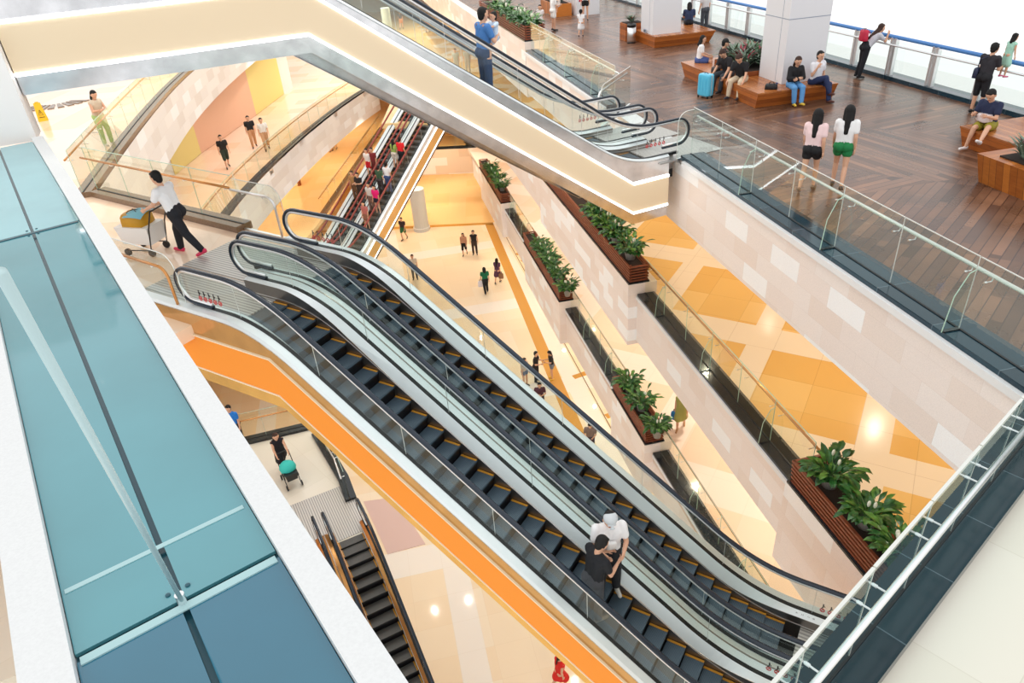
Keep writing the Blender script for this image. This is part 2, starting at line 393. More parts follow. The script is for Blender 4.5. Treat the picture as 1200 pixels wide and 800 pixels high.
    def build(s, name, mats, parent=None, smooth=False):
        if not isinstance(mats, (list, tuple)): mats = [mats]
        o = bpy.data.objects.new(name, s.mesh(name, mats, smooth)); COL.objects.link(o)
        if smooth:
            try: o.data.shade_smooth_by_angle(math.radians(40)) if hasattr(o.data, 'shade_smooth_by_angle') else None
            except Exception: pass
        if parent is not None:
            o.parent = parent; o.matrix_parent_inverse = parent_inv(parent)
        return o
def parent_inv(p):
    mw = p.matrix_basis.copy(); q = p
    while q.parent is not None:
        mw = q.parent.matrix_basis @ q.matrix_parent_inverse @ mw; q = q.parent
    return mw.inverted()
def tag(o, label, cat, group=None, kind=None):
    o['label'] = label; o['category'] = cat
    if group: o['group'] = group
    if kind: o['kind'] = kind
    return o
def struct(o, label=None, cat=None):
    o['kind'] = 'structure'
    if label: o['label'] = label
    if cat: o['category'] = cat
    return o
def empty(name, loc, rz=0):
    o = bpy.data.objects.new(name, None); COL.objects.link(o); o.location = loc; o.rotation_euler = (0, 0, rz); o.empty_display_size = .1
    return o
def copy_tree(o, parent=None):
    c = o.copy(); COL.objects.link(c)
    if parent is not None: c.parent = parent
    for ch in list(o.children): copy_tree(ch, c)
    return c

# ------------------------------------------------------------------ escalators
def smooth_pitch(run, zt, zb, s=.75):
    k = (zb-zt)/run
    def pz(u):
        if u <= -s: return zt
        if u < s: return zt + k*(u+s)**2/(4*s)
        if u <= run-s: return zt + k*u
        if u < run+s: return zb - k*(run+s-u)**2/(4*s)
        return zb
    return pz
def usamples(a, b, run, s=.75, fine=.12, coarse=.9):
    out = []; u = a
    while u < b-1e-6:
        out.append(u)
        near = (-s-.05 < u < s) or (run-s-.05 < u < run+s)
        nxt = u+(fine if near else coarse)
        for brk in (-s, s, run-s, run+s):
            if u < brk-1e-6 < nxt: nxt = min(nxt, brk)
        u = nxt
    out.append(b); return out
def sweep_n(mb, path, wv, th, fr, v0, mi=0, drop=0.0):
    """rounded rail of width wv and thickness th following path (u,z) with true normals"""
    n = len(path); sec = []
    for k in range(10):
        a = 2*PI*k/10; c, s_ = math.cos(a), math.sin(a)
        sec.append((wv/2*math.copysign(abs(c)**.7, c), th/2*math.copysign(abs(s_)**.7, s_)))
    b = len(mb.v)
    for i, (u, z) in enumerate(path):
        p, q = path[max(i-1, 0)], path[min(i+1, n-1)]
        tu, tz = q[0]-p[0], q[1]-p[1]; L = math.hypot(tu, tz) or 1; nu, nz = -tz/L, tu/L
        for (sv, sn) in sec: mb.v.append(tuple(fr(u+nu*(sn-drop), v0+sv, z+nz*(sn-drop))))
    k = len(sec)
    for i in range(n-1):
        for j in range(k):
            j2 = (j+1) % k; mb.f.append((b+i*k+j, b+i*k+j2, b+(i+1)*k+j2, b+(i+1)*k+j)); mb.m.append(mi)
    mb.f.append(tuple(b+j for j in range(k))[::-1]); mb.f.append(tuple(b+(n-1)*k+j for j in range(k))); mb.m += [mi, mi]

STEP = {}
def step_mesh(ws, dep, rise, kind):
    key = (round(ws, 3), round(dep, 3), round(rise, 3), kind)
    if key in STEP: return STEP[key]
    mb = MB()
    mb.obox((0, dep/2, -.02), V((ws, 0, 0)), V((0, dep/2, 0)), V((0, 0, .02)), 0)
    # curved riser under the nosing
    pr = [(dep-.004, -.04), (dep-.012, -rise*.5), (dep-.03, -rise-.03)]
    for (y0, z0), (y1, z1) in zip(pr, pr[1:]):
        mb.quad([(-ws, y0, z0), (ws, y0, z0), (ws, y1, z1), (-ws, y1, z1)], 1)
    for sx in (-1, 1): mb.obox((sx*(ws-.022), dep/2, .002), V((.02, 0, 0)), V((0, dep/2, 0)), V((0, 0, .003)), 2)
    STEP[key] = mb.mesh('step', [M['tread'] if kind == 'blue' else M['tread_grey'], M['riser'], M['yellow']])
    return STEP[key]

def glass_build(mb, root, gm='glass'):
    # two faces of one pane, wound so that each looks outwards
    me = bpy.data.meshes.new('glass_panel'); vs_, fs = mb.v, []
    for i, f in enumerate(mb.f): fs.append(f if i % 2 == 0 else f[::-1])
    a, b, c = [V(vs_[k]) for k in fs[len(fs)//2//2*2][:3]]; n = (b-a).cross(c-a)
    a2 = V(vs_[fs[len(fs)//2//2*2+1][0]])
    if n.dot(a-a2) < 0: fs = [f[::-1] for f in fs]
    me.from_pydata(vs_, [], fs); me.materials.append(M[gm]); me.update()
    o = bpy.data.objects.new('glass_panel', me); COL.objects.link(o); o.parent = root; o.matrix_parent_inverse = parent_inv(root); return o
def escalator(label, group, P0, az, run, zt, zb, ext, wh, ws, sides, mats, dep=.305, plate=(2.0, 1.6), kind='blue', side_off=.18, lt=0.0, lb=-.7, cu=(0, 0), clad_ext=None, gap=.33, ubend=(0, 0), deck_h=.2, steps=True, stickers=()):
    """one moving stairway; u runs down the slope, v across, P0 = plan point of the upper bend on the centre line"""
    U = azdir(az); W = V((U.y, -U.x, 0))
    def fr(u, v, z): return V((P0.x+U.x*u+W.x*v, P0.y+U.y*u+W.y*v, z))
    pz = smooth_pitch(run, zt, zb)
    root = empty('escalator', fr(run/2, 0, (zt+zb)/2)); tag(root, label, 'escalator', group)
    us = usamples(-ext[0], run+ext[1], run)
    R = .31
    # handrail loop
    path = [(-ext[0]+.45, zt+.33)]
    for k in range(0, 13):
        th = -PI/2-PI*k/12; path.append((-ext[0]+R*math.cos(th), zt+.64+R*math.sin(th)))
    path += [(u, pz(u)+.95) for u in us[1:-1]]
    for k in range(0, 13):
        th = PI/2-PI*k/12; path.append((run+ext[1]+R*math.cos(th), zb+.64+R*math.sin(th)))
    path.append((run+ext[1]-.45, zb+.33))
    for sg in (1, -1):
        mb = MB(); sweep_n(mb, path, .085, .05, fr, sg*wh); hr = mb.build('handrail', M[mats['rail']], root, True)
        mb = MB(); sweep_n(mb, path, .05, .05, fr, sg*wh, 0, .05); mb.build('handrail_guide', M[mats.get('guide', 'steel')], hr, True)
        # glass balustrade
        mb = MB(); cols = []
        for k in range(0, 7):
            th = PI/2*k/6; cols.append((-ext[0]-.26*math.cos(th), zt+.64-.26*math.sin(th), zt+.64+.26*math.sin(th)))
        cols += [(u, pz(u)+deck_h-.02, pz(u)+.9) for u in us]
        for k in range(0, 7):
            th = PI/2*(1-k/6); cols.append((run+ext[1]+.26*math.cos(th), zb+.64-.26*math.sin(th), zb+.64+.26*math.sin(th)))
        for (u0, a0, b0), (u1, a1, b1) in zip(cols, cols[1:]):
            for o_ in (.005, -.005): mb.quad([fr(u0, sg*wh+o_, a0), fr(u1, sg*wh+o_, a1), fr(u1, sg*wh+o_, b1), fr(u0, sg*wh+o_, b0)])
        gp = glass_build(mb, root, mats.get('glass', 'glass'))
        # joints between panes
        mb = MB(); uu = -ext[0]+1.1
        while uu < run+ext[1]-.5:
            mb.obox(fr(uu, sg*wh, pz(uu)+.56), U*.003, W*.004, V((0, 0, .32))); uu += 1.5
        mb.build('glass_joint', M['steel_dull'], gp)
        # inner deck, gasket, skirt
        pp = [(u, pz(u)) for u in us]
        def hl(u):
            t = min(1, max(0, (1.5-u)/2.2)); t2 = min(1, max(0, (u-run+.6)/1.4)); t = max(t*t*(3-2*t), .8*t2*t2*(3-2*t2)); return .07+(deck_h-.10)*t
        mb = MB()
        for (u0, z0), (u1, z1) in zip(pp, pp[1:]):
            mb.quad([fr(u0, sg*(ws+.015), z0+hl(u0)), fr(u1, sg*(ws+.015), z1+hl(u1)), fr(u1, sg*(wh-.035), z1+deck_h), fr(u0, sg*(wh-.035), z0+deck_h)])
        mb.build('inner_deck', M[mats['deck']], root)
        mb = MB(); mb.sweep(pp, [(sg*(wh-.032), deck_h-.05), (sg*(wh-.032), deck_h+.012), (sg*(wh+.032), deck_h+.012), (sg*(wh+.032), deck_h-.05)], fr); mb.build('gasket', M['black'], root)
        mb = MB()
        for (u0, z0), (u1, z1) in zip(pp, pp[1:]):
            mb.quad([fr(u0, sg*(ws+.006), z0-.3), fr(u1, sg*(ws+.006), z1-.3), fr(u1, sg*(ws+.012), z1+hl(u1)), fr(u0, sg*(ws+.012), z0+hl(u0))])
        mb.build('skirt_panel', M['skirt'], root)
        mb = MB(); mb.sweep(pp, [(sg*(ws+.002), .05), (sg*(ws+.002), .064), (sg*(ws+.012), .064), (sg*(ws+.012), .05)], fr); mb.build('skirt_trim', M['steel'], root)
        vs = wh+side_off
        cp_ext = clad_ext or (ext[0]+.3, ext[1]+.3)
        sp = [(u, pz(u)) for u in usamples(-cp_ext[0], run+cp_ext[1], run)]
        if sides[sg] == 'mid':
            mb = MB(); mb.sweep(pp, [(sg*(wh+.03), deck_h-.06), (sg*(wh+.03), deck_h), (sg*(wh+gap/2-.01), deck_h+.03), (sg*(wh+gap/2+.01), deck_h+.03), (sg*(wh+gap-.03), deck_h), (sg*(wh+gap-.03), deck_h-.06)], fr)
            mb.build('middle_deck', M[mats['deck']], root)
            mb = MB(); mb.sweep(pp, [(sg*(wh+gap/2-.012), deck_h+.02), (sg*(wh+gap/2-.012), deck_h+.036), (sg*(wh+gap/2+.012), deck_h+.036), (sg*(wh+gap/2+.012), deck_h+.02)], fr); mb.build('deck_seam', M['skirt'], root)
        elif sides[sg] == 'clad':
            mb = MB(); mb.sweep(sp, [(sg*(wh+.03), deck_h-.06), (sg*(wh+.03), deck_h), (sg*(vs-.04), deck_h-.01), (sg*vs, deck_h-.04), (sg*vs, deck_h-.07)], fr); mb.build('outer_deck', M[mats['deck']], root)
            ua, ub = -cp_ext[0], run+cp_ext[1]
            def poly(h): return [(ua, zt), (ubend[0], zt), (run+ubend[1], zb), (ub, zb)]
            # upper side panel follows the deck above and the light strip below
            mb = MB(); q = usamples(ua, ub, run)
            def sharp(u):
                if u < ubend[0]: return zt
                if u > run+ubend[1]: return zb
                return zt+(zb-zt)*(u-ubend[0])/(run+ubend[1]-ubend[0])
            q = sorted(set(q+[ubend[0], run+ubend[1]]))
            for u0, u1 in zip(q, q[1:]):
                mb.quad([fr(u0, sg*vs, sharp(u0)+lt), fr(u1, sg*vs, sharp(u1)+lt), fr(u1, sg*vs, pz(u1)+deck_h-.05), fr(u0, sg*vs, pz(u0)+deck_h-.05)])
            mb.build('side_panel', M[mats['side']], root)
            mb = MB(); mb.sweep(poly(0), [(sg*(vs-.1), lb), (sg*(vs+.02), lb), (sg*(vs+.02), lt), (sg*(vs-.1), lt)], fr); tc = mb.build('truss_cladding', M[mats['clad']], root)
            for hh, w_ in ((lt, mats.get('sw', .05)), (lb, mats.get('sw', .05))):
                mb = MB(); mb.sweep(poly(0), [(sg*(vs-.02), hh-w_/2), (sg*(vs+.035), hh-w_/2), (sg*(vs+.035), hh+w_/2), (sg*(vs-.02), hh+w_/2)], fr); mb.build('light_strip', M[mats['strip']], tc)
            sh = mats.get('soffit_h', .24)
            mb = MB(); mb.sweep(poly(0), [(sg*(vs), lb), (sg*(vs-.01), lb-sh), (sg*(vs-.12), lb-sh-.004), (sg*-.1, lb-sh-.004), (sg*-.1, lb-sh+.004), (sg*(vs-.12), lb-sh+.004), (sg*(vs-.12), lb)], fr); mb.build('soffit', M[mats['soffit']], root)
    mb = MB(); mb.sweep([(u, pz(u)) for u in us], [(-ws-.02, -.5), (-ws-.02, -.3), (ws+.02, -.3), (ws+.02, -.5)], fr); mb.build('step_well', M['dark'], root)
    # landing plates
    for a, b_, zz in ((-ext[0]-plate[0], -.85, zt), (run+.85, run+ext[1]+plate[1], zb)):
        mb = MB(); pl = mb
        mb.obox(fr((a+b_)/2, 0, zz+.004), U*((b_-a)/2), W*(ws+.0), V((0, 0, .012)))
        o = bpy.data.objects.new('landing_plate', None)
        # build in the step's own axes so that the ribs run across
        bpy.data.objects.remove(o)
        mb = MB(); mb.obox((0, 0, 0), V((wh+.15, 0, 0)), V((0, (b_-a)/2, 0)), V((0, 0, .015)))
        o = mb.build('landing_plate', M['comb']); c = fr((a+b_)/2, 0, zz)
        o.location = c; o.rotation_euler = (0, 0, -math.radians(az)); o.parent = root; o.matrix_parent_inverse = parent_inv(root)
    if steps:
        rise = (zt-zb)/run*dep; me = step_mesh(ws, dep, rise, kind); u = -.85
        while u+dep < run+.9:
            o = bpy.data.objects.new('step', me); COL.objects.link(o)
            o.location = fr(u, 0, pz(u+dep)); o.rotation_euler = (0, 0, -math.radians(az)); o.parent = root; o.matrix_parent_inverse = parent_inv(root)
            u += dep
    for (sg, u0, hz, du) in stickers:      # row of black pictograms above red prohibition rings
        mb = MB()
        for i in range(5):
            c = fr(u0+du*i*.12, sg*(wh+.004), pz(u0)+hz+.10)
            mb.ball(c+V((0, 0, .035)), .012, 8, 5, 0); mb.tube([c+V((0, 0, .018)), c-V((0, 0, .03))], .010, 6, 0)
            mb.tube([c+V((0, 0, .01)), c+U*.03-V((0, 0, .012))], .007, 5, 0); mb.tube([c-V((0, 0, .03)), c-U*.02-V((0, 0, .06))], .007, 5, 0)
            c2 = fr(u0+du*i*.12, sg*(wh+.004), pz(u0)+hz)
            pts = [c2+U*(.034*math.cos(2*PI*k/14))+V((0, 0, .034*math.sin(2*PI*k/14))) for k in range(15)]
            mb.tube(pts, .008, 5, 1); mb.tube([c2+U*.024+V((0, 0, .024)), c2-U*.024-V((0, 0, .024))], .007, 5, 1)
        mb.build('safety_sticker', [M['black_ink'], M['red_ink']], root)
    return root, fr, pz

# --- the long pair across the middle (level 4 down to level 3)
E1U = azdir(123); E1W = V((E1U.y, -E1U.x, 0)); E1O = V((-5.36, 10.17, 0))
def e1(u, v): return E1O+E1U*u+E1W*v
m1 = dict(rail='rubber', deck='deckmetal', side='gold_reflect_side', clad='orange', strip='trimstrip', soffit='mirror_gold', guide='steel', sw=.028, soffit_h=.28)
RUN1 = 7.39
esc1, fr1, pz1 = escalator('long escalator with orange truss side, two men riding down it', 'pair of long escalators across the atrium', e1(1.5, -.98), 123, RUN1, Z4, Z3, (1.55, 1.75), .57, .43, {1: 'clad', -1: 'mid'}, m1, side_off=.2, clad_ext=(6.5, 2.2), ubend=(.25, .25), gap=.33, lt=-.18, lb=-.88, deck_h=.3, stickers=((1, -1.35, .45, 1), (-1, RUN1+.6, .5, 1)))
esc1b, fr1b, pz1b = escalator('long empty escalator beside the one with the orange truss side', 'pair of long escalators across the atrium', e1(1.5, -2.45), 123, RUN1, Z4, Z3, (1.75, 1.75), .57, .43, {1: 'none', -1: 'clad'}, dict(m1, side='steel_dull'), side_off=.2, clad_ext=(2.2, 2.2), gap=.33, deck_h=.3, stickers=((-1, -1.35, .45, 1), (-1, RUN1+1.1, .45, 1)))

# --- the cream pair rising from the wooden deck to the level above
E2U = azdir(66); E2W = V((E2U.y, -E2U.x, 0)); E2O = V((3.3, 16.85, 0))
def e2(u, v): return E2O+E2U*u+E2W*v
m2 = dict(rail='rubber', deck='deckmetal', side='mirror_grey', clad='cream', strip='led', soffit='mirror_grey', guide='steel', soffit_h=.30, glass='glass_clear')
RUN2 = 7.23; UB2 = -.45-RUN2
esc2, fr2, pz2 = escalator('escalator with cream side and glowing light strips, man carrying a child on it', 'pair of cream escalators above the wooden deck', e2(UB2, -.23), 66, RUN2, 4.95, Z4, (4.1, 1.45), .63, .47, {1: 'clad', -1: 'mid'}, m2, side_off=.1, clad_ext=(4.05, 1.15), ubend=(.45, .12), lt=-.34, lb=-1.08, gap=.45, deck_h=.17, plate=(.5, 1.3), stickers=((1, RUN2+.55, .45, 1),))
esc2b, fr2b, pz2b = escalator('empty escalator behind the cream one, closest to the slatted planter box', 'pair of cream escalators above the wooden deck', e2(UB2, -1.94), 66, RUN2, 4.95, Z4, (4.1, 1.45), .63, .47, {1: 'none', -1: 'clad'}, m2, side_off=.1, clad_ext=(4.05, 1.15), lt=-.34, lb=-1.08, gap=.45, deck_h=.17, plate=(.5, 1.3), stickers=((-1, RUN2+.5, .45, 1),))

# --- the crowded pair in the depth (level 3 down to level 2)
E3U = azdir(212); E3W = V((E3U.y, -E3U.x, 0)); E3O = V((-3.5, 41.2, 0))
m3 = dict(rail='rubber_red', deck='deckmetal', side='steel_dull', clad='tan', strip='led', soffit='granite_brown', guide='rubber_red', glass='glass_clear')
RUN3 = 9.292
esc3, fr3, pz3 = escalator('crowded escalator with red handrails and a tan side with light strips', 'pair of red-railed escalators beyond the long pair', E3O+E3W*.57-E3U*1.292, 212, RUN3, Z3+.8, Z2, (1.6, 1.6), .57, .43, {-1: 'clad', 1: 'mid'}, m3, side_off=.2, lt=-.2, lb=-.95, gap=.33, kind='grey', dep=.33)
esc3b, fr3b, pz3b = escalator('red-railed escalator carrying four people next to the straight glass guard', 'pair of red-railed escalators beyond the long pair', E3O+E3W*2.04-E3U*1.292, 212, RUN3, Z3+.8, Z2, (1.6, 1.6), .57, .43, {-1: 'none', 1: 'clad'}, m3, side_off=.3, lt=-.2, lb=-.95, gap=.33, kind='grey', dep=.33)

# --- the pair in the shaft under the orange truss (level 2 down to level 1)
E4U = azdir(154); E4W = V((E4U.y, -E4U.x, 0)); E4O = V((-5.215, 14.89, 0))
m4 = dict(rail='rubber', deck='copper', side='gold_reflect_side', clad='tan', strip='trimstrip', soffit='mirror_gold', guide='steel')
esc4, fr4, pz4 = escalator('dark grey escalator going down below the orange truss, wide ribbed plate at its top', 'pair of escalators at the bottom of the shaft', E4O+E4U*.85, 154, 7.4, Z2, Z1, (1.1, 1.4), .52, .385, {1: 'mid', -1: 'clad'}, m4, side_off=.1, kind='grey', gap=.3, dep=.31)
esc4b, fr4b, pz4b = escalator('escalator half hidden behind the white stone coping', 'pair of escalators at the bottom of the shaft', E4O+E4U*.85+E4W*1.34, 154, 7.4, Z2, Z1, (1.1, 1.4), .52, .385, {1: 'clad', -1: 'none'}, m4, side_off=.1, kind='grey', gap=.3, dep=.31)

# faint grey print on the inner deck at the foot of the far long stairway
mb = MB(); random.seed(4)
for i in range(13):
    if i == 4: continue
    u0 = RUN1+.75+i*.085; c = fr1b(u0, -.50, pz1b(u0)+.262)
    for k in range(4):
        a = random.uniform(-.02, .02); b = random.uniform(-.018, .018)
        q = c+E1U*a-E1W*b*.6+V((0, 0, -b*.5)); d = (E1U if k % 2 else (-E1W*.6+V((0, 0, .5))))*.018
        mb.bar(q-d, q+d, .006, .003)
mb.build('printed_notice', plain('grey_print', srgb(150, 150, 156), .6), esc1b)

# ------------------------------------------------------------------ setting
def slab(name, pts, ztop, mat, th=.3, label=None):
    mb = MB(); mb.prism([(p[0], p[1]) for p in pts], ztop-th, ztop); return struct(mb.build(name, mat), label)
def ebox(mb, a0, a1, b0, b1, z0, z1, mi=0, mtop=None):
    mb.prism([e(a0, b0), e(a1, b0), e(a1, b1), e(a0, b1)], z0, z1, mi, mtop)
slab('floor_deck', [e(-13.5, .42), e(60, .42), e(60, 9.3), e(-13.5, 9.3)], Z4, M['deck'])
slab('floor_orange', [e(-14, -.2), e(30.5, -.2), e(98, -.2), e(98, 16), e(-14, 16)], Z3, M['floor_orange'])
slab('floor_blush', [e(-14, -.2), e(60, -.2), e(60, 16), e(-14, 16)], Z2, M['floor_pink'])
slab('floor_atrium', [(-60, -12), (22, -12), (22, 50.2), (-60, 50.2)], Z1, M['floor_cream'])
slab('floor_atrium_far', [(-60, 50.2), (22, 50.2), (22, 125), (-60, 125)], Z1, M['floor_amber'])
# hall of level 3 and level 2 at the far end
slab('floor_far_gallery', [(-6.6, 42.4), (-2.3, 41.2), (e(30.6, -.2).x-.5, e(30.6, -.2).y), (e(30.6, -.21).x, e(30.6, -.21).y), (e(98, -.21).x, e(98, -.21).y), (-34, 112), (-14, 62), (-8.2, 53.5), (-6.6, 49.5)], Z3, M['floor_amber'])
slab('floor_low_gallery', [(-1.5, 53.0), (-9.2, 53.9), (-9.2, 61), (-9.2, 80), (4, 80), (1.6, 60)], Z2, M['floor_amber'])
# west side
Wc = [(-10.3, 17.6), (-11.25, 21.7), (-12.25, 26.4), (-13.25, 31.8), (-13.95, 37.5), (-14.45, 44.7), (-14.7, 52)]
Wf = [(-5.35, 14.25), (-7.0, 15.38)]
WS = [(-5.36, 10.17+.35), (-6.3, 11.2), (-8.2, 12.7), (-12, 15.5)]
c1 = e1(-.05, .2); c4 = e1(-.05, -3.2)
slab('floor_west', [(c1.x, c1.y), (c4.x, c4.y)]+Wf+Wc+[(-15, 62), (-45, 62), (-45, 8), (-20, 8)]+WS[::-1][:3], Z4, M['floor_peach'], .25)
L3c = [(-11.3, 22.5), (-11.45, 26), (-11.6, 29.5), (-11.5, 33), (-11.15, 37.4), (-10.5, 42.8), (-9.4, 49), (-8.2, 53.5)]
slab('floor_west_lower', L3c+[(-14, 62), (-20, 90), (-45, 90), (-45, 18), (-12, 18)], Z3, M['floor_peach'], .25)
slab('floor_low_west', [(-9.35, 60.7), (-10.75, 41.6), (-11.4, 36.5), (-7.4, 35.2), (-6.7, 32), (-8, 28), (-40, 28), (-40, 90), (-9.2, 90)], Z2, M['floor_amber'], .25)
c_a = g(300, 515, Z2); c_b = g(367, 499, Z2); c_c = g(402, 562, Z2)
slab('floor_shaft', [(c_a.x, c_a.y), (c_b.x, c_b.y), (c_c.x, c_c.y), (c_c.x+.25, c_c.y-.9), (-4.85, 15.0), (-5.6, 14.65), (-5.72, 14.9), (-6.2, 14.7), (-6.3, 14.3), (-7.2, 13.8), (-20, 8), (-30, 20), (-18, 22)], Z2, M['floor_white'], .3)
# stone faces of the east balconies
def fascia(name, a0, a1, b, z0, z1, mat='fascia', depth=.5):
    mb = MB(); ebox(mb, a0, a1, b, b+depth, z0, z1); return struct(mb.build(name, M[mat]))
fascia('wall_deck_edge', -13.5, 15.9, -.13, -1.72, -.13)
fascia('wall_deck_edge_far', 27.5, 62, -.08, -1.75, -.01)
fascia('wall_middle_edge', -6.65, 2.25, -.22, Z3-1.6, Z3-.03)
fascia('wall_lower_edge', 3.72, 10.6, -.2, Z2-1.6, Z2-.03)
fascia('wall_lower_edge_near', -14, .55, -.2, Z2-1.6, Z2-.03)
fascia('wall_lower_edge_far', 17.4, 23.3, -.2, Z2-1.6, Z2-.03)
fascia('wall_lower_edge_end', 30.5, 35.0, -.2, Z2-1.6, Z2-.03)
fascia('wall_middle_edge_far', 13.2, 24, -.22, Z3-1.6, Z3-.03)
def trimstrip(name, a0, a1, b, z):
    mb = MB(); ebox(mb, a0, a1, b-.05, b+.10, z-.10, z+.012); return struct(mb.build(name, M['ledge']))
trimstrip('trim_1', -13.5, -.35, -.17, 0.01); trimstrip('trim_6', 5.35, 15.9, -.17, 0.01)
slab('floor_landing', [e(-.1, -.1), e(5.25, -.1), e(5.25, .42), e(-.1, .42)], Z4-.002, M['steel_dull'], .12); trimstrip('trim_2', -6.62, 2.22, -.22, Z3); trimstrip('trim_3', 3.75, 10.57, -.2, Z2); trimstrip('trim_4', -14, .5, -.2, Z2); trimstrip('trim_5', 17.4, 23.25, -.2, Z2)
# planter plinths
def plinth(name, a0, a1, b0, z):
    mb = MB(); ebox(mb, a0, a1, b0, .42, z-1.75, z+.40); return struct(mb.build(name, M['fascia']))
plinth('wall_plinth', 2.25, 13.2, -.5, Z3); plinth('wall_plinth', -13.6, -6.65, -.55, Z3)
plinth('wall_plinth', 10.6, 17.4, -.5, Z2); plinth('wall_plinth', .55, 3.75, -.5, Z2); plinth('wall_plinth', 23.3, 30.5, -.45, Z2)
mb = MB(); ebox(mb, 16.2, 27.5, -.1, .95, -1.95, .36); struct(mb.build('wall_plinth', M['fascia']))
# ceilings and back walls of the galleries
for zz, nm, a0 in ((Z4, 'deck', -14), (Z3, 'middle', -14), (Z2, 'lower', -14)):
    mb = MB(); ebox(mb, a0, 60, .3, 15.5, zz-1.45, zz-1.4); struct(mb.build('ceiling_'+nm, M['paint_white']))
for zz, nm in ((Z3, 'middle'), (Z2, 'lower'), (Z1, 'atrium')):
    mb = MB(); ebox(mb, -14, 60, 9.6, 9.9, zz, zz+3.5); struct(mb.build('wall_east_'+nm, M['paint_white']))
    mb = MB(); ebox(mb, -14.2, -14, .3, 15.5, zz, zz+3.5); struct(mb.build('wall_south_'+nm, M['paint_white']))
# west curved stone faces
def ribbon(name, pts, z0, z1, mat, th=.25, closed=False, smooth_it=3):
    P2 = [V((p[0], p[1], 0)) for p in pts]
    for _ in range(smooth_it):
        q = [P2[0]]
        for i in range(len(P2)-1): q += [P2[i].lerp(P2[i+1], .25), P2[i].lerp(P2[i+1], .75)]
        q.append(P2[-1]); P2 = q
    mb = MB(); s = 0
    for p, q in zip(P2, P2[1:]):
        L = (q-p).length; d = (q-p)/L; nn = V((d.y, -d.x, 0))*th
        mb.quad([(p.x, p.y, z0), (q.x, q.y, z0), (q.x, q.y, z1), (p.x, p.y, z1)], 0, [(s, z0), (s+L, z0), (s+L, z1), (s, z1)])
        mb.quad([(p.x-nn.x, p.y-nn.y, z0), (q.x-nn.x, q.y-nn.y, z0), (q.x, q.y, z0), (p.x, p.y, z0)], 0, [(s, 0), (s+L, 0), (s+L, th), (s, th)])
        s += L
    return struct(mb.build(name, mat)), P2
Wcv = [(p[0]+.08, p[1]-.02) for p in Wc]
_, Wsm = ribbon('wall_west_curve', Wcv, -1.75, .0, M['fascia_uv'])
_, L3sm = ribbon('wall_west_curve_lower', L3c, Z3-1.75, Z3, M['fascia_uv'])
ribbon('wall_west_front', [(-5.3, 14.3), (-7.0, 15.45), (-10.3, 17.7)], -1.6, -.02, M['fascia_uv'], smooth_it=0)
mb = MB(); mb.prism([(-1.45, 52.9), (-9.4, 53.85), (-9.4, 54.2), (-1.4, 53.3)], Z2-1.95, Z2-.02); struct(mb.build('wall_far_edge', M['fascia_x']))
# the curved shop wall under the west gallery
SW = [(-15.9, 27), (-16.3, 33.5), (-16.27, 35.5), (-16.16, 39.1), (-15.25, 47.06), (-14.8, 52.9), (-14.6, 55)]
mb = MB()
for p, q in zip(SW, SW[1:]): mb.prism([p, q, (q[0]-.3, q[1]), (p[0]-.3, p[1])], Z3, Z3+4.6)
struct(mb.build('wall_shops', M['white_stone']))
def wallpanel(label, i, mat, z0, z1, off=.05):
    p, q = V((*SW[i], 0)), V((*SW[i+1], 0)); d = (q-p).normalized(); n = V((d.y, -d.x, 0))
    mb = MB(); mb.prism([p+n*.01, q+n*.01, q+n*off, p+n*off], Z3+z0, Z3+z1); o = mb.build('coloured_board', mat); tag(o, label, 'board', 'plain coloured boards under the curved gallery'); return o
wallpanel('lemon yellow shop panel near the curved glass guard, lowest of the three', 2, M['yellow_panel'], .02, 3.2)
wallpanel('large plain peach shop panel on the curved wall', 3, M['peach_panel'], .02, 3.4)
wallpanel('lemon yellow shop panel beyond the large peach one', 4, M['yellow_panel'], .02, 3.4)
# far walls
mb = MB(); mb.prism([(-34, 88), (6, 84), (6, 84.4), (-34, 88.4)], Z3+3.0, 7); struct(mb.build('wall_north', M['paint_white']))
mb = MB(); mb.prism([(-34, 99), (8, 95), (8, 95.4), (-34, 99.4)], Z3, Z3+5); struct(mb.build('wall_north_shops', M['paint_white']))
mb = MB(); mb.prism([(-34, 88), (6, 84), (8, 95.4), (-34, 99.4)], Z3+2.95, Z3+3.0); struct(mb.build('ceiling_far', M['paint_white']))
mb = MB(); mb.prism([(-46, 62), (-14, 62.5), (-14, 63), (-46, 62.5)], Z4, 4.5); struct(mb.build('wall_west_far', M['paint_white']))
mb = MB(); mb.prism([(-45.5, 5), (-45, 5), (-45, 62), (-45.5, 62)], Z1, 4.5); struct(mb.build('wall_west_end', M['paint_white']))
mb = MB(); mb.prism([(-50, 108), (22, 100), (22, 100.5), (-50, 108.5)], Z1, Z3-.4); struct(mb.build('wall_atrium_far', M['paint_white']))
# dark shop front with orange goods in the far gallery
s0 = g(528, 30, Z3); root = empty('shop_display', s0)
tag(root, 'dark shop display with orange goods in the far gallery', 'display')
mb = MB(); mb.prism([s0, s0+V((3.1, -.3, 0)), s0+V((3.2, .9, 0)), s0+V((.1, 1.2, 0))], Z3, Z3+2.1); mb.build('cabinet', M['shopdark'], root)
for i in range(7):
    mb = MB(); c = s0+V((.35+.4*i, -.15-.04*i, .5+.4*(i % 3)))
    mb.ball(c, .16, 8, 6); mb.build('goods', M['signyellow'] if i % 3 == 1 else M['orange'], root)
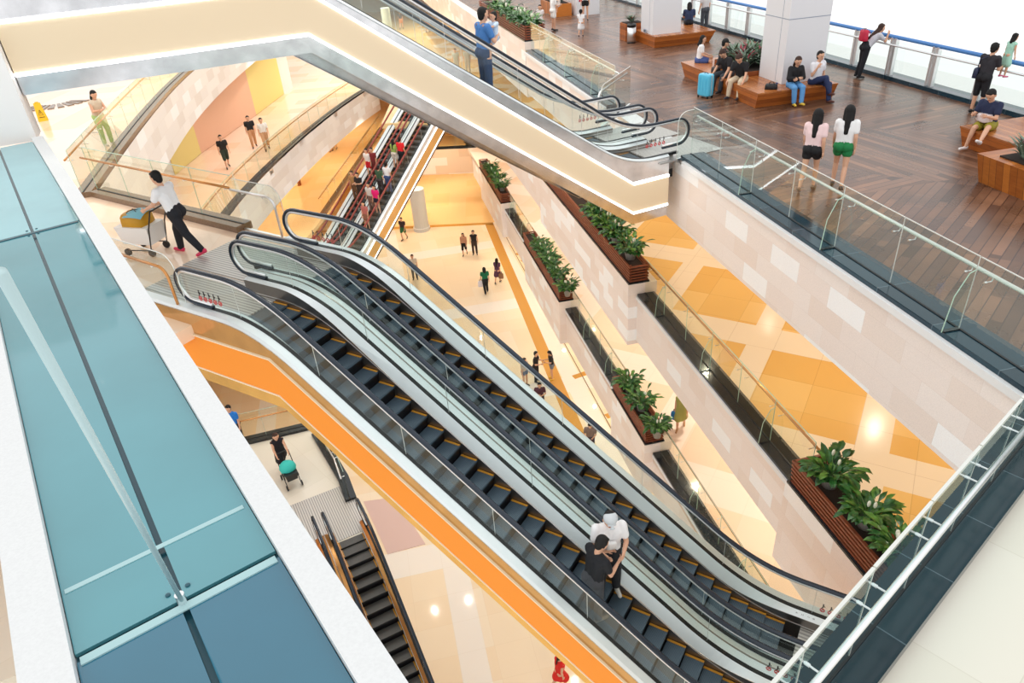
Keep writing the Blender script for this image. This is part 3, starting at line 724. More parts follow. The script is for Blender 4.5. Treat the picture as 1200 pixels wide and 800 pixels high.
# wooden shop portal under the lower curved gallery
pc = g(338, 222, Z2); pd = azdir(38); pn = V((pd.y, -pd.x, 0)); root = empty('shop_portal', pc)
tag(root, 'small brown shop portal glowing under the lower curved gallery', 'doorway')
for s_ in (-.9, .9):
    mb = MB(); mb.obox(pc+pd*s_+V((0, 0, 1.15)), pd*.1, pn*.16, V((0, 0, 1.15))); mb.build('post', M['bench'], root)
mb = MB(); mb.obox(pc+V((0, 0, 2.4)), pd*1.0, pn*.16, V((0, 0, .12))); mb.build('lintel', M['bench'], root)
mb = MB(); mb.obox(pc+V((0, 0, 1.15)), pd*.8, pn*.02, V((0, 0, 1.12))); mb.build('lit_panel', emit('shop_glow', (1, .62, .25, 1), 1.0), root)
# columns
c = g(457, 50, Z3); mb = MB(); mb.lathe(c, [(.42, 0), (.42, 3.0)], 20); mb.build('column_gallery', plain('grey_green_column', srgb(196, 206, 200), .4))['kind'] = 'structure'
c = V((-6.05, 49.9, Z1)); mb = MB(); mb.lathe(c, [(.62, 0), (.62, .25), (.55, .27), (.55, 3.2)], 20); struct(mb.build('column_atrium', M['white_stone']))
# amber inlays in the atrium floor
mb = MB()
def inlay(p, q, w, mi=0, z=Z1):
    p = V((p.x, p.y, 0)); q = V((q.x, q.y, 0)); d = (q-p).normalized(); n = V((d.y, -d.x, 0))*w/2
    mb.prism([p-n, q-n, q+n, p+n], z, z+.004, mi)
cor = V((-1.0, 50.0, 0))
inlay(cor, e(-6, -1.0-.02), .62); inlay(V((-30, 52.6, 0)), V((-.7, 50.0, 0)), .42)
inlay(g(590, 272, Z1), g(737, 540, Z1), .05, 1)
for px, py in ((605, 298), (611, 306), (637, 356), (655, 373), (672, 442), (710, 488)):
    p = g(px, py, Z1); inlay(p, p+EB*1.1+EA*.25, .34)
struct(mb.build('trim_inlay', [M['stripe'], M['darkline']]))
mb = MB(); q = [g(428, 590, Z1), g(447, 588, Z1), g(498, 640, Z1), g(462, 645, Z1)]
q = [V((-6.6, 21.5, Z1)), V((-5.3, 21.6, Z1)), V((-3.9, 18.95, Z1)), V((-5.3, 18.6, Z1))]
mb.prism(q, Z1, Z1+.02); o = mb.build('floor_mat', M['pinkmat']); tag(o, 'plain dusty pink mat on the pale tiles beside the dark grey escalator', 'mat')

# ------------------------------------------------------------------ glass guards
def offset_poly(pts, d):
    out = []
    for i, p in enumerate(pts):
        t = (pts[min(i+1, len(pts)-1)]-pts[max(i-1, 0)]).normalized(); out.append(p+V((t.y, -t.x, 0))*d)
    return out
def resample(pts, step):
    out = [pts[0]]; acc = 0
    tot = sum((q-p).length for p, q in zip(pts, pts[1:])); n = max(1, round(tot/step)); L = tot/n; need = L
    for p, q in zip(pts, pts[1:]):
        l = (q-p).length; pos = 0
        while need <= l-pos+1e-6 and len(out) < n:
            pos += need; out.append(p.lerp(q, pos/l)); need = L
        need -= (l-pos)
    out.append(pts[-1]); return out
def guard(label, pts, z, group='glass balcony guards', h=1.2, curb=(-.22, .4, .10), curb_mat='granite', rail_mat='steel', rail_off=.11, rail_h=.98, rail_r=.026, glass='glass', step=1.45, fins=0, curved=False, ends=True, ew=1.2, edge='glass_green'):
    """pts run so that the inner (walking) side lies to the right"""
    pts = [V((p[0], p[1], z)) for p in pts]
    root = empty('glass_guard_rail', pts[len(pts)//2]); tag(root, label, 'railing', group)
    jn = resample(pts, step) if not curved else resample(pts, step)
    if curb:
        mb = MB(); A = offset_poly(pts, curb[0]); B = offset_poly(pts, curb[1])
        for i in range(len(pts)-1):
            mb.prism([A[i], A[i+1], B[i+1], B[i]], z-.02, z+curb[2])
        c = mb.build('base_curb', M[curb_mat], root)
        mb = MB(); C1 = offset_poly(pts, -.018); C2 = offset_poly(pts, .018)
        for i in range(len(pts)-1): mb.prism([C1[i], C1[i+1], C2[i+1], C2[i]], z+curb[2], z+curb[2]+.012)
        mb.build('glass_channel', M['dark'], c)
        zb = z+curb[2]
    else: zb = z
    for p, q in zip(jn, jn[1:]):
        d = (q-p).normalized(); n = V((d.y, -d.x, 0))*.006; p2 = p+d*.008; q2 = q-d*.008
        mb = MB()
        quad = [p2+n, q2+n, q2-n, p2-n]
        mb.prism(quad, zb, z+h); gp = mb.build('glass_panel', M[glass], root)
        mb = MB(); mb.prism([p2+n*ew, q2+n*ew, q2-n*ew, p2-n*ew], z+h, z+h+.012)
        mb.obox(p2+V((0, 0, (h+zb-z)/2)), d*.004, n*1.1, V((0, 0, (h-zb+z)/2)))
        mb.build('polished_edge', M[edge], gp)
    hp = offset_poly(pts, rail_off); hp = [p+V((0, 0, rail_h)) for p in hp]
    if ends: hp = [hp[0]-V((0, 0, 0))]+hp[1:]
    mb = MB(); mb.tube(hp, rail_r, 10); hr = mb.build('handrail', M[rail_mat], root, True)
    for i, p in enumerate(jn[:-1]):
        q = jn[i+1]; d = (q-p).normalized(); n = V((d.y, -d.x, 0))
        mb = MB(); hz = rail_h-.07
        for t in (.12, .88):
            c = p.lerp(q, t)+V((0, 0, hz))
            mb.tube([c-n*.018, c+n*.024], .015, 8); mb.tube([c+n*.02, c+n*(rail_off-.015), c+n*rail_off+V((0, 0, .05))], .009, 6)
        mb.build('bracket', M['steel'], hr)
    if fins:
        for p, q in list(zip(jn, jn[1:]))[1::fins]:
            d = (q-p).normalized(); n = V((d.y, -d.x, 0)); mb = MB(); hw = d*.009
            prof = [(-.012, .0), (-.28, .0), (-.24, .55), (-.10, .88), (-.012, .92)]
            b = len(mb.v)
            for s_ in (-1, 1):
                for (o_, zz) in prof: mb.v.append(tuple(p+n*o_+hw*s_+V((0, 0, zz+zb-z))))
            k = len(prof); mb.f += [tuple(range(k)), tuple(range(k, 2*k))[::-1]]; mb.m += [0, 0]
            for i in range(k): mb.f.append((i, (i+1) % k, k+(i+1) % k, k+i)); mb.m.append(0)
            fo = mb.build('glass_fin', M['glass'], root)
            mb = MB(); mb.tube([p+n*o_+V((0, 0, zz+zb-z)) for o_, zz in prof[1:]], .008, 5); mb.build('fin_edge', M['glass_green'], fo)
            mb = MB(); mb.obox(p+n*-.14+V((0, 0, zb-z+.01)), d*.03, n*.13, V((0, 0, .01))); mb.build('fin_shoe', M['granite'], fo)
    return root
def el(a0, a1, b, n=2): return [e(a0+(a1-a0)*i/(n-1), b) for i in range(n)]
guard('long glass guard on dark curb along the deck with two girls walking behind it', el(-13.2, -.12, .12), Z4, 'glass guards along the wooden deck', curb=(-.26, .34, .10), curb_mat='granite_blue', rail_mat='white_rail', fins=2, rail_r=.028, edge='white_rail')
guard('glass guard on the deck between the slatted planter and the cream escalators', el(5.3, 15.9, .12), Z4, 'glass guards along the wooden deck', curb=(-.26, .34, .10), curb_mat='granite_blue', rail_mat='white_rail', fins=2, rail_r=.028, edge='white_rail')
guard('glass guard on black granite beside the tan tiled gallery, between its two planter boxes', el(-6.6, 2.2, .02), Z3, 'glass guards between planter boxes', curb=(-.25, .30, .08), rail_mat='copper', glass='glass_warm', fins=2)
guard('glass guard on black granite on the pink-floored gallery, ahead of the three-plant box', el(3.8, 10.55, .02), Z2, 'glass guards between planter boxes', curb=(-.25, .30, .08), rail_mat='copper', glass='glass_warm', fins=2)
guard('glass guard on black granite after the three-plant box, dipping behind the long handrail', el(-9, .5, .02), Z2, 'glass guards between planter boxes', curb=(-.25, .30, .08), rail_mat='copper', glass='glass_warm', fins=2)
guard('small distant glass guard between the six-plant box and the four-plant box', el(17.45, 23.25, .02), Z2, 'glass guards between planter boxes', curb=(-.25, .30, .08), rail_mat='copper', glass='glass_warm', fins=2)
def lp(*pp): return [V((p[0], p[1], 0)) for p in pp]
guard('glass guard with copper handrail behind the man with the cart', lp((-10.15, 17.72), (-7.07, 15.55), (-5.52, 14.45)), Z4, 'copper-railed guards on the west gallery', curb=(-.2, .2, .14), curb_mat='granite_brown', rail_mat='copper', glass='glass_warm', step=1.6)
cw = [p for p in Wsm]; cw = offset_poly(cw, -.22)[::-1]; cw = [cw[i] for i in range(0, len(cw), 2)]+[cw[-1]]
guard('curving glass guard with copper handrail beside the woman in green trousers', cw[::-1], Z4, 'copper-railed guards on the west gallery', curb=(-.2, .2, .14), curb_mat='granite_brown', rail_mat='copper', glass='glass_warm', rail_off=-.11, step=1.6, curved=True)
cl = offset_poly(L3sm, -.22)[4:]; cl = [cl[i] for i in range(0, len(cl), 2)]
guard('curving glass guard one storey lower, with three people walking behind it', cl, Z3, 'copper-railed guards on the west gallery', curb=(-.2, .2, .10), curb_mat='granite', rail_mat='copper', glass='glass_warm', rail_off=-.11, step=1.6, curved=True)
guard('straight glass guard beside the red-railed escalators', lp((-10.9, 41.6), (-9.5, 60.7))[::-1], Z2, 'copper-railed guards on the west gallery', curb=(-.2, .2, .10), curb_mat='granite_brown', rail_mat='copper', glass='glass_warm', step=1.7)
guard('distant guard on the tiled edge between the tan escalator and the far planters', lp((-1.5, 53.1), (-9.3, 54.05))[::-1], Z2, 'copper-railed guards on the west gallery', curb=(-.2, .2, .10), curb_mat='granite', rail_mat='copper', glass='glass_warm', rail_off=-.11, step=1.7)
guard('glass guard with copper handrail over the shaft below the orange truss', [c_a+V((-1.2, -.3, 0)), c_a, c_b], Z2, 'copper-railed guards on the west gallery', curb=(-.2, .2, .10), curb_mat='granite', rail_mat='copper', glass='glass_warm')
guard('short glass guard beside the top of the dark grey escalator', [c_b+V((.2, -.5, 0)), c_c, c_c+V((.4, -1.0, 0))], Z2, 'copper-railed guards on the west gallery', curb=(-.2, .16, .10), curb_mat='granite', rail_mat='steel', glass='glass_warm')
# short guards with curled steel handrails at the escalator landings
def end_guard(label, p, q, z, h=1.15, rail='steel', curl=True, side=.1, edge='white_rail', hand=True):
    """glass pane from p to q whose upper corner at q is rounded off, with a steel handrail curling down at q"""
    p = V((p[0], p[1], z)); q = V((q[0], q[1], z)); d = (q-p).normalized(); n = V((d.y, -d.x, 0)); L = (q-p).length
    root = empty('glass_guard_rail', (p+q)/2); tag(root, label, 'railing', 'short glass guards at the escalator landings')
    r = min(.3, L*.6); prof = [(0, .04), (0, h)]+[(L-r+r*math.sin(k*PI/12), h-r+r*math.cos(k*PI/12)) for k in range(7)]+[(L, .04)]
    mb = MB(); k = len(prof)
    for s_ in (-1, 1):
        for (s0_, zz) in prof: mb.v.append(tuple(p+d*s0_+n*(.006*s_)+V((0, 0, zz))))
    mb.f += [tuple(range(k)), tuple(range(k, 2*k))[::-1]]; mb.m += [0, 0]
    for i in range(k): mb.f.append((i, (i+1) % k, k+(i+1) % k, k+i)); mb.m.append(0)
    gp = mb.build('glass_panel', M['glass'], root)
    mb = MB(); mb.tube([p+d*s0_+V((0, 0, zz)) for s0_, zz in prof[1:]], .009, 6); mb.build('polished_edge', M[edge], gp)
    mb = MB(); mb.obox(p+d*L/2+V((0, 0, .03)), d*(L/2), n*.03, V((0, 0, .03))); mb.build('shoe', M['steel'], root)
    if not hand: return root
    r2 = .2; hz = .95; pts = [(0, hz)]+[(L-.1-r2+r2*math.sin(k*PI/12), hz-r2+r2*math.cos(k*PI/12)) for k in range(7)]+[(L-.1, .12)]
    mb = MB(); mb.tube([p+n*side+d*s0_+V((0, 0, zz)) for s0_, zz in pts], .026, 8); hr = mb.build('handrail', M[rail], root, True)
    mb = MB()
    for t in (.25, .7):
        c = p+d*L*t+V((0, 0, hz-.06)); mb.tube([c-n*.02, c+n*side, c+n*side+V((0, 0, .05))], .01, 6)
    mb.build('bracket', M['steel'], hr)
    return root
q1 = g(270, 262, Z4); q2 = g(322, 275, Z4)
end_guard('short glass guard with curled steel handrail behind the long pair, next to the copper-railed guard', (-5.5, 14.42), (-4.35, 13.62), Z4)
end_guard('short glass guard with curled handrail between the stone coping and the long escalators', (-6.75, 11.62), (-5.36, 10.62), Z4, rail='copper')
def eU(a, b): return e(a, b)
end_guard('rounded glass pane beside the lower end of the cream escalator', e(-.12, .14), e2(.85, .58), Z4, side=-.1, hand=False)
end_guard('rounded glass pane with curled handrail at the empty cream escalator', e(5.3, .6), e2(.95, -2.95), Z4, side=.1)

# ------------------------------------------------------------------ floor and railing at the lower right
BRd = (V((5.36, 5.47, 0))-V((1.94, 2.78, 0))).normalized(); BRn = V((BRd.y, -BRd.x, 0))
B0 = V((1.94, 2.83, 0)); 
def br(s, t): return B0+BRd*s+BRn*t
gb = g(1038, 715, .12); t_g = (V((gb.x, gb.y, 0))-B0).dot(BRn)
M['granite_tile'] = tile_mat('blue_granite_tiles', tuple(BRd), tuple(BRn), .92, 5, [(0, srgb(12, 46, 56)), (.5, srgb(9, 40, 50))], .12, .5, .012, srgb(110, 130, 140), off=0)
slab('floor_entrance', [br(-3, t_g-.19), br(5.8, t_g-.19), br(5.8, 8), br(-3, 8)], Z4, M['floor_white'])
guard('glass guard with steel handrail on dark granite beside the ivory tiled floor', [br(-3, t_g), br(5.75, t_g)], Z4, 'glass guards along the wooden deck', curb=(-.2, .27, .12), curb_mat='granite_tile', rail_mat='steel', rail_off=.13, rail_r=.027, edge='white_rail', step=1.0, ew=2.2, glass='glass_teal')

# ------------------------------------------------------------------ stone-edged glazed strip below the camera side
SD = V((-.558, .830, 0)); SN = V((-.830, -.558, 0)); S0 = V((-.52, 1.69, 0))
def st(s, t): return S0+SD*s+SN*t
ZS = 3.0
root = empty('glazed_canopy', st(5, .6, ) + V((0, 0, ZS))); tag(root, 'strip of teal glass panels between white stone copings in front of the long escalators', 'canopy')
mb = MB(); mb.prism([st(-3, 0), st(11.6, 0), st(11.6, .16), st(-3, .16)], ZS-.5, ZS+.02); mb.build('stone_coping', M['white_stone'], root)
mb = MB(); mb.prism([st(-3, 1.07), st(11.6, 1.07), st(11.6, 1.27), st(-3, 1.27)], ZS-.5, ZS+.02); mb.build('stone_coping', M['white_stone'], root)
cuts = [-3, 1.03, 7.07, 11.6]
for i, (s0_, s1_) in enumerate(zip(cuts, cuts[1:])):
    for j, (t0, t1) in enumerate(((.165, .600), (.630, 1.065))):
        mb = MB(); mb.prism([st(s0_+.025, t0), st(s1_-.025, t0), st(s1_-.025, t1), st(s0_+.025, t1)], ZS-.05, ZS-.03)
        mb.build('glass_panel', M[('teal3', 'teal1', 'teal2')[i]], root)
mb = MB(); mb.prism([st(-3, .16), st(11.6, .16), st(11.6, 1.07), st(-3, 1.07)], ZS-.12, ZS-.06); mb.build('glazing_frame', M['teal_joint'], root)
for s_ in (1.03, 7.07):
    mb = MB(); mb.prism([st(s_-.055, .18), st(s_-.01, .18), st(s_-.01, 1.05), st(s_-.055, 1.05)], ZS-.03, ZS-.022); mb.build('cross_joint', M['sealant_reflect'] if s_ < 3 else M['teal_joint'], root)
for s_ in (1.45,):
    mb = MB(); mb.prism([st(s_, .19), st(s_+.03, .19), st(s_+.03, 1.05), st(s_, 1.05)], ZS-.03, ZS-.026); mb.build('reflection_line', M['sealant_reflect'], root)  # pale strip paints a reflection across the glass
for s_, t_ in ((1.12, .57), (1.12, .66), (7.16, .57), (7.16, .66), (6.98, .57), (6.98, .66)):
    mb = MB(); mb.lathe(st(s_, t_)+V((0, 0, ZS-.03)), [(.012, 0), (.012, .006), (.004, .008)], 10); mb.build('clip', M['teal_joint'], root)
nd = st(1.03, .615); far = g(30, 250, ZS+.75)
mb = MB(); tp = ray(0, 318).normalized()*1.75+V((0, 0, H)); mb.tube([nd+V((0, 0, ZS-.02)), tp], [.010, .013], 10); mb.build('stay_rod', M['frost'], root, True)
mb = MB(); mb.tube([nd+V((0, 0, ZS-.03)), nd+V((0, 0, ZS+.03))], .022, 12); mb.build('rod_socket', M['steel'], root)
# stone wall the cream truss runs into
E2e = e2(UB2-4.05, .5); wq = V((E2e.x, E2e.y, 0))
mb = MB(); w0 = wq-E2U*.02; mb.prism([w0+E2W*.3, w0-E2U*3+E2W*.3, w0-E2U*3-E2W*.35, w0-E2W*.35], 2.95, 6.4); mb.prism([w0-E2W*.35, w0-E2U*3-E2W*.35, w0-E2U*3-E2W*5, w0-E2W*5], 3.75, 6.4); struct(mb.build('wall_landing', M['paint_white']))
# ------------------------------------------------------------------ railing at the outer edge of the deck
root = empty('deck_railing', e(5, 8.95)); tag(root, 'steel and glass railing with blue top rail at the outer edge of the deck', 'railing')
mb = MB(); ebox(mb, -13.5, 60, 8.8, 9.3, 0, .12); mb.build('base_sill', M['granite_blue'], root)
mb = MB(); mb.tube([e(-13.5, 8.95, 1.22), e(60, 8.95, 1.22)], .055, 10); mb.build('top_rail', M['bluerail'], root, True)
mb = MB(); mb.tube([e(-13.5, 8.86, 1.0), e(60, 8.86, 1.0)], .028, 8); mb.build('lower_rail', M['steel_dull'], root, True)
a = 6.34-1.8*11
while a < 58:
    mb = MB()
    for da in (-.09, .09): mb.prism([e(a+da-.035, 8.88), e(a+da+.035, 8.88), e(a+da+.035, 9.0), e(a+da-.035, 9.0)], .1, 1.2)
    mb.prism([e(a-.12, 8.92), e(a+.12, 8.92), e(a+.12, 8.96), e(a-.12, 8.96)], .1, 1.18); mb.build('post', M['steel_dull'], root)
    mb = MB(); mb.prism([e(a+.14, 8.94), e(a+1.66, 8.94), e(a+1.66, 8.955), e(a+.14, 8.955)], .16, 1.12); mb.build('glass_panel', M['glass'], root)
    a += 1.8
# ------------------------------------------------------------------ pillars
def pillar(a0, a1, b0, b1, z0, h=6.0):
    mb = MB(); ebox(mb, a0, a1, b0, b1, z0, h)
    o = struct(mb.build('pillar', M['pillar']))
    mb = MB()
    for zz in (2.2, 4.4): ebox(mb, a0-.004, a1+.004, b0-.004, b1+.004, zz, zz+.02)
    am = (a0+a1)/2
    for aa in (a0+.35,): ebox(mb, aa, aa+.015, b0-.004, b0+.01, z0, h)
    mb.build('panel_seam', M['seam'], o)
pillar(3.75, 5.05, 4.73, 6.03, .452); pillar(13.95, 15.25, 4.85, 6.1, .452)
p0 = g(676, 19, 0); a_, b_ = eab(p0); pillar(a_, a_+1.3, b_, b_+1.3, 0)
mb = MB(); c = e(14.6, 4.77, .55); mb.obox(c, EA*.12, EB*.012, V((0, 0, .06)), 0); mb.obox(c+EA*.05-EB*.012, EA*.035, EB*.004, V((0, 0, .03)), 1); mb.obox(c-EA*.05-EB*.012, EA*.035, EB*.004, V((0, 0, .03)), 1)
o = mb.build('power_outlet', [M['seam'], M['black']]); tag(o, 'grey double socket low on the white pillar by the bin', 'socket')
# ------------------------------------------------------------------ benches and planters on the deck
def bench(label, a0, a1, b0, b1, h, inset, mats=('bench', 'bench_top'), name='wooden_bench', group='wooden benches on the deck', hole=None):
    root = empty(name, e((a0+a1)/2, (b0+b1)/2)); tag(root, label, 'bench', group)
    mb = MB(); ia0, ia1, ib0, ib1 = inset
    mb.frustum([e(a0+ia0, b0+ib0), e(a1-ia1, b0+ib0), e(a1-ia1, b1-ib1), e(a0+ia0, b1-ib1)], .0, [e(a0, b0), e(a1, b0), e(a1, b1), e(a0, b1)], h-.04)
    mb.build('bench_body', M[mats[0]], root)
    mb = MB(); ebox(mb, a0-.01, a1+.01, b0-.01, b1+.01, h-.04, h); mb.build('bench_top', M[mats[1]], root)
    return root
bench('long wooden bench around the white pillar, six people sitting on it', 3.1, 8.35, 3.63, 6.15, .45, (.14, .28, .03, .03))
bench('wooden bench by the pillar with the socket', 13.5, 15.9, 4.78, 7.45, .45, (.1, .1, .02, .2))
bench('wooden bench with the man in olive shorts sitting on it', -3.95, -1.85, 6.0, 8.3, .45, (.02, .14, .05, .02))
r_ = empty('planter_box', e(-5.3, 5.8)); tag(r_, 'planter box of upright orange boards with spiky plants in front of the olive shorts man', 'planter')
mb = MB(); mb.frustum([e(-6.6, 4.7), e(-4.02, 4.7), e(-4.02, 7.2), e(-6.6, 7.2)], 0, [e(-6.6, 4.55), e(-3.95, 4.55), e(-3.95, 7.2), e(-6.6, 7.2)], .6); mb.build('box', M['bench_vert'], r_)
mb = MB(); ebox(mb, -6.3, -4.3, 4.75, 6.0, .6, .63); mb.build('soil', M['soil'], r_)
# soil bed in the long bench
mb = MB(); ebox(mb, 5.12, 7.4, 4.4, 5.7, .45, .60, 0, 1); o = mb.build('planter_bed', [M['bench'], M['soil']]); tag(o, 'raised soil bed set into the long wooden bench', 'planter')
pb = g(650, 20, 0); a_, b_ = eab(pb)
r_ = empty('planter_box', pb); tag(r_, 'distant orange planter box with spiky plants beside the farthest white pillar', 'planter')
mb = MB(); ebox(mb, a_-.1, a_+3.0, b_, b_+.95, 0, .62); mb.build('box', M['bench_vert'], r_); mb = MB(); ebox(mb, a_+.05, a_+2.8, b_+.1, b_+.85, .62, .64); mb.build('soil', M['soil'], r_)
SPIKY = [(V(e(a_+.5+i*.6, b_+.45, .62)), .5) for i in range(4)]
r_ = empty('planter_box', e(15.6, 4.5)); tag(r_, 'small brown planter box with red flowers behind the steel bin', 'planter')
mb = MB(); ebox(mb, 15.75, 16.5, 4.35, 5.2, 0, .7); mb.build('box', M['bench'], r_); mb = MB(); ebox(mb, 15.8, 16.45, 4.4, 5.15, .7, .72); mb.build('soil', M['soil'], r_)
c = e(15.31, 4.45); r_ = empty('litter_bin', c); tag(r_, 'round steel litter bin with black lid beside a white pillar', 'bin')
mb = MB(); mb.lathe(c, [(.19, .0), (.19, .03)], 20); mb.build('base_ring', M['black'], r_)
mb = MB(); mb.lathe(c, [(.185, .03), (.185, .66)], 24); mb.build('drum', M['steel'], r_, True)
mb = MB(); mb.lathe(c, [(.2, .66), (.2, .74), (.17, .77), (.12, .77), (.11, .74), (.02, .73)], 24); mb.build('lid', M['black'], r_, True)
# slatted wooden boxes on the plinths
def slat_box(label, a0, a1, b0, b1, z, h, ends=(True, True), group='slatted planter boxes on the balcony edges'):
    z += .004
    root = empty('planter_box', e((a0+a1)/2, (b0+b1)/2, z)); tag(root, label, 'planter', group)
    mb = MB(); ebox(mb, a0-.04, a1+.04, b0-.05, b1+.03, z, z+.05); mb.build('base_tray', M['dark'] if False else M['granite'], root)
    n = 6; mb = MB(); dz = (h-.05)/n
    for k in range(n):
        z0 = z+.05+k*dz+.012; z1 = z0+dz-.052; o_ = .03*k/n
        ebox(mb, a0-o_, a1+o_, b0-o_, b0+.03, z0, z1); ebox(mb, a0-o_, a1+o_, b1-.03, b1+o_, z0, z1)
        ebox(mb, a0-o_, a0+.03, b0, b1, z0, z1); ebox(mb, a1-.03, a1+o_, b0, b1, z0, z1)
    mb.build('slats', M['slat'], root)
    mb = MB()
    for aa in (a0+.05, a1-.1):
        for bb in (b0+.035, b1-.08): ebox(mb, aa, aa+.05, bb, bb+.045, z+.05, z+h-.02)
    mb.build('corner_posts', M['slat'], root)
    mb = MB(); ebox(mb, a0+.05, a1-.05, b0+.08, b1-.08, z+.05, z+h-.14, 0, 1); mb.build('liner', [M['black'], M['soil']], root)
    return root
slat_box('long red slatted planter box on the tan-tiled gallery, most of it under the cream escalator', 2.3, 13.1, -.45, .15, Z3+.4, .62)
slat_box('red slatted planter box with two large peace lilies beside the steel handrail', -13.5, -6.72, -.5, .12, Z3+.4, .62)
slat_box('red slatted planter box packed with six plants on the pink-floored gallery', 10.65, 17.35, -.45, .15, Z2+.4, .62)
slat_box('red slatted planter box holding three separate plants above the long handrail', .6, 3.7, -.45, .15, Z2+.4, .62)
slat_box('small distant red slatted planter box with four plants', 23.35, 30.4, -.4, .15, Z2+.4, .62)
slat_box('red slatted planter box of dense greenery at the corner of the deck', 16.35, 27.3, -.02, .85, .36, .66)

# ------------------------------------------------------------------ plants
def leaf(mb, base, d, L, w, droop, mi=0, fold=.25, stem=.35):
    """arching leaf on a stalk: d = horizontal unit direction, starts steep and bends over"""
    p = V(base); side = V((-d.y, d.x, 0)); el_ = math.radians(random.uniform(48, 78)); n = 7; prev = None
    tot = L*(1+stem)
    for i in range(n+1):
        t = i/n; ang = el_-droop*t*t
        if i: p = p+(d*math.cos(ang)+V((0, 0, 1))*math.sin(ang))*(tot/n)
        s = max(0, (t*(1+stem)-stem)); ww = w*(math.sin(PI*min(1, s**.75)) if s > 0 else 0)*.5
        up = (V((0, 0, 1))*math.cos(ang)-d*math.sin(ang))
        a = p-side*ww+up*ww*fold; b = p+side*ww+up*ww*fold
        if prev:
            (pa, pp, pb, pw) = prev
            if pw > 1e-4 or ww > 1e-4:
                mb.quad([pa, a, p, pp], mi); mb.quad([pp, p, b, pb], mi)
            else:
                mb.quad([pp-side*.005, p-side*.005, p+side*.005, pp+side*.005], mi)
        prev = (a, p, b, ww)
def lily_proto(n, L, w, seed, spread=.14, blooms=2):
    random.seed(seed)
    root = empty('potted_plant', (0, 0, 0))
    mb = MB(); mb.lathe((0, 0, -.25), [(.10, 0), (.15, .26), (.16, .30), (.14, .30), (.13, .26)], 16); mb.build('pot', M['pot'], root, True)
    mb = MB()
    for i in range(n):
        a = random.uniform(0, 2*PI); r = spread*math.sqrt(random.random()); d = V((math.cos(a), math.sin(a), 0))
        leaf(mb, V((d.x*r, d.y*r, .03)), d, L*random.uniform(.6, 1.1), w*random.uniform(.7, 1.15), random.uniform(.9, 2.0), 1 if random.random() < .3 else 0, stem=random.uniform(.4, 2.0))
    mb.build('foliage', [M['leaf'], M['leaf_b']], root, True)
    if blooms:
        mb = MB()
        for i in range(blooms):
            a = random.uniform(0, 2*PI); d = V((math.cos(a), math.sin(a), 0)); top = V((d.x*.12, d.y*.12, L*1.7))
            mb.tube([V((0, 0, .05)), top*.6, top], .006, 5, 0); mb.ball(top+V((0, 0, .05)), .045, 8, 6, 1, (.5, .7, 1.4))
        mb.build('bloom', [M['leaf_b'], M['bloom']], root, True)
    return root
protos = [lily_proto(120, .225, .115, 1), lily_proto(110, .24, .125, 5), lily_proto(130, .215, .11, 9)]
_pused = set()
def put_plant(k, loc, s, rz, label, group=None):
    o = protos[k]
    if k in _pused: o = copy_tree(protos[k])
    _pused.add(k)
    o.location = loc; o.rotation_euler = (0, 0, rz); o.scale = (s, s, s); tag(o, label, 'plant', group); return o
def row(px, z, b, labels, s, group, k0=0):
    for i, ((x, y), lb) in enumerate(zip(px, labels)):
        p = g(x, y, z); a_, _ = eab(p); put_plant((i+k0) % 3, e(a_, b, z-.3), s, random.uniform(0, 6), lb, group)
gp = 'peace lilies in the slatted planter boxes'
row([(743, 286), (728, 268), (714, 258), (700, 250), (690, 243)], Z3+1.35, -.15, ['dark green peace lily at the corner end of the long slatted box', 'dark green peace lily second from the corner end of the long slatted box', 'dark green peace lily third from the corner end of the long slatted box', 'dark green peace lily tucked under the edge of the cream escalator', 'peace lily half hidden beneath the cream escalator'], 1.15, gp)
row([(968, 548), (1017, 594), (1048, 640)], Z3+1.35, -.18, ['large dark green peace lily with a white bloom by the black granite curb', 'largest dark green peace lily, its leaves reaching over the slatted box', 'low green plant peeping out by the steel handrail'], 1.12, gp, 1)
row([(668, 332), (657, 318), (649, 306), (641, 298), (634, 290), (628, 283)], Z2+1.35, -.15, ['bushy plant at the corner end of the six-plant box', 'second bushy plant from the corner end of the six-plant box', 'third bushy plant from the corner end of the six-plant box', 'fourth bushy plant from the corner end of the six-plant box', 'fifth bushy plant from the corner end of the six-plant box', 'sixth bushy plant from the corner end, by the distant guard'], 1.1, gp)
row([(766, 496), (745, 468), (733, 446)], Z2+1.35, -.15, ['potted plant at the lower end of the three-plant box', 'middle potted plant of the three-plant box', 'potted plant at the upper end of the three-plant box'], 1.1, gp, 2)
row([(590, 214), (584, 206), (578, 200), (572, 194)], Z2+1.35, -.12, ['plant at the corner end of the small distant box', 'second plant from the corner end of the small distant box', 'third plant from the corner end of the small distant box', 'farthest plant of the small distant box'], 1.15, gp)
for i, a_ in enumerate((17.0, 18.3, 19.7, 21.2, 22.8, 24.5)):
    put_plant(i % 3, e(a_, .4, .70), 1.45, i*1.3, ['plant at the near end of the deck corner box', 'second plant from the near end of the deck corner box', 'third plant from the near end of the deck corner box', 'fourth plant from the near end of the deck corner box', 'fifth plant from the near end of the deck corner box', 'sixth plant of the deck corner box, hidden behind the others'][i], 'plants in the deck corner box')
put_plant(2, e(26.5, .5, Z3+.3), 1.3, 1, 'leafy plant on the lower gallery seen under the black handrail', None)
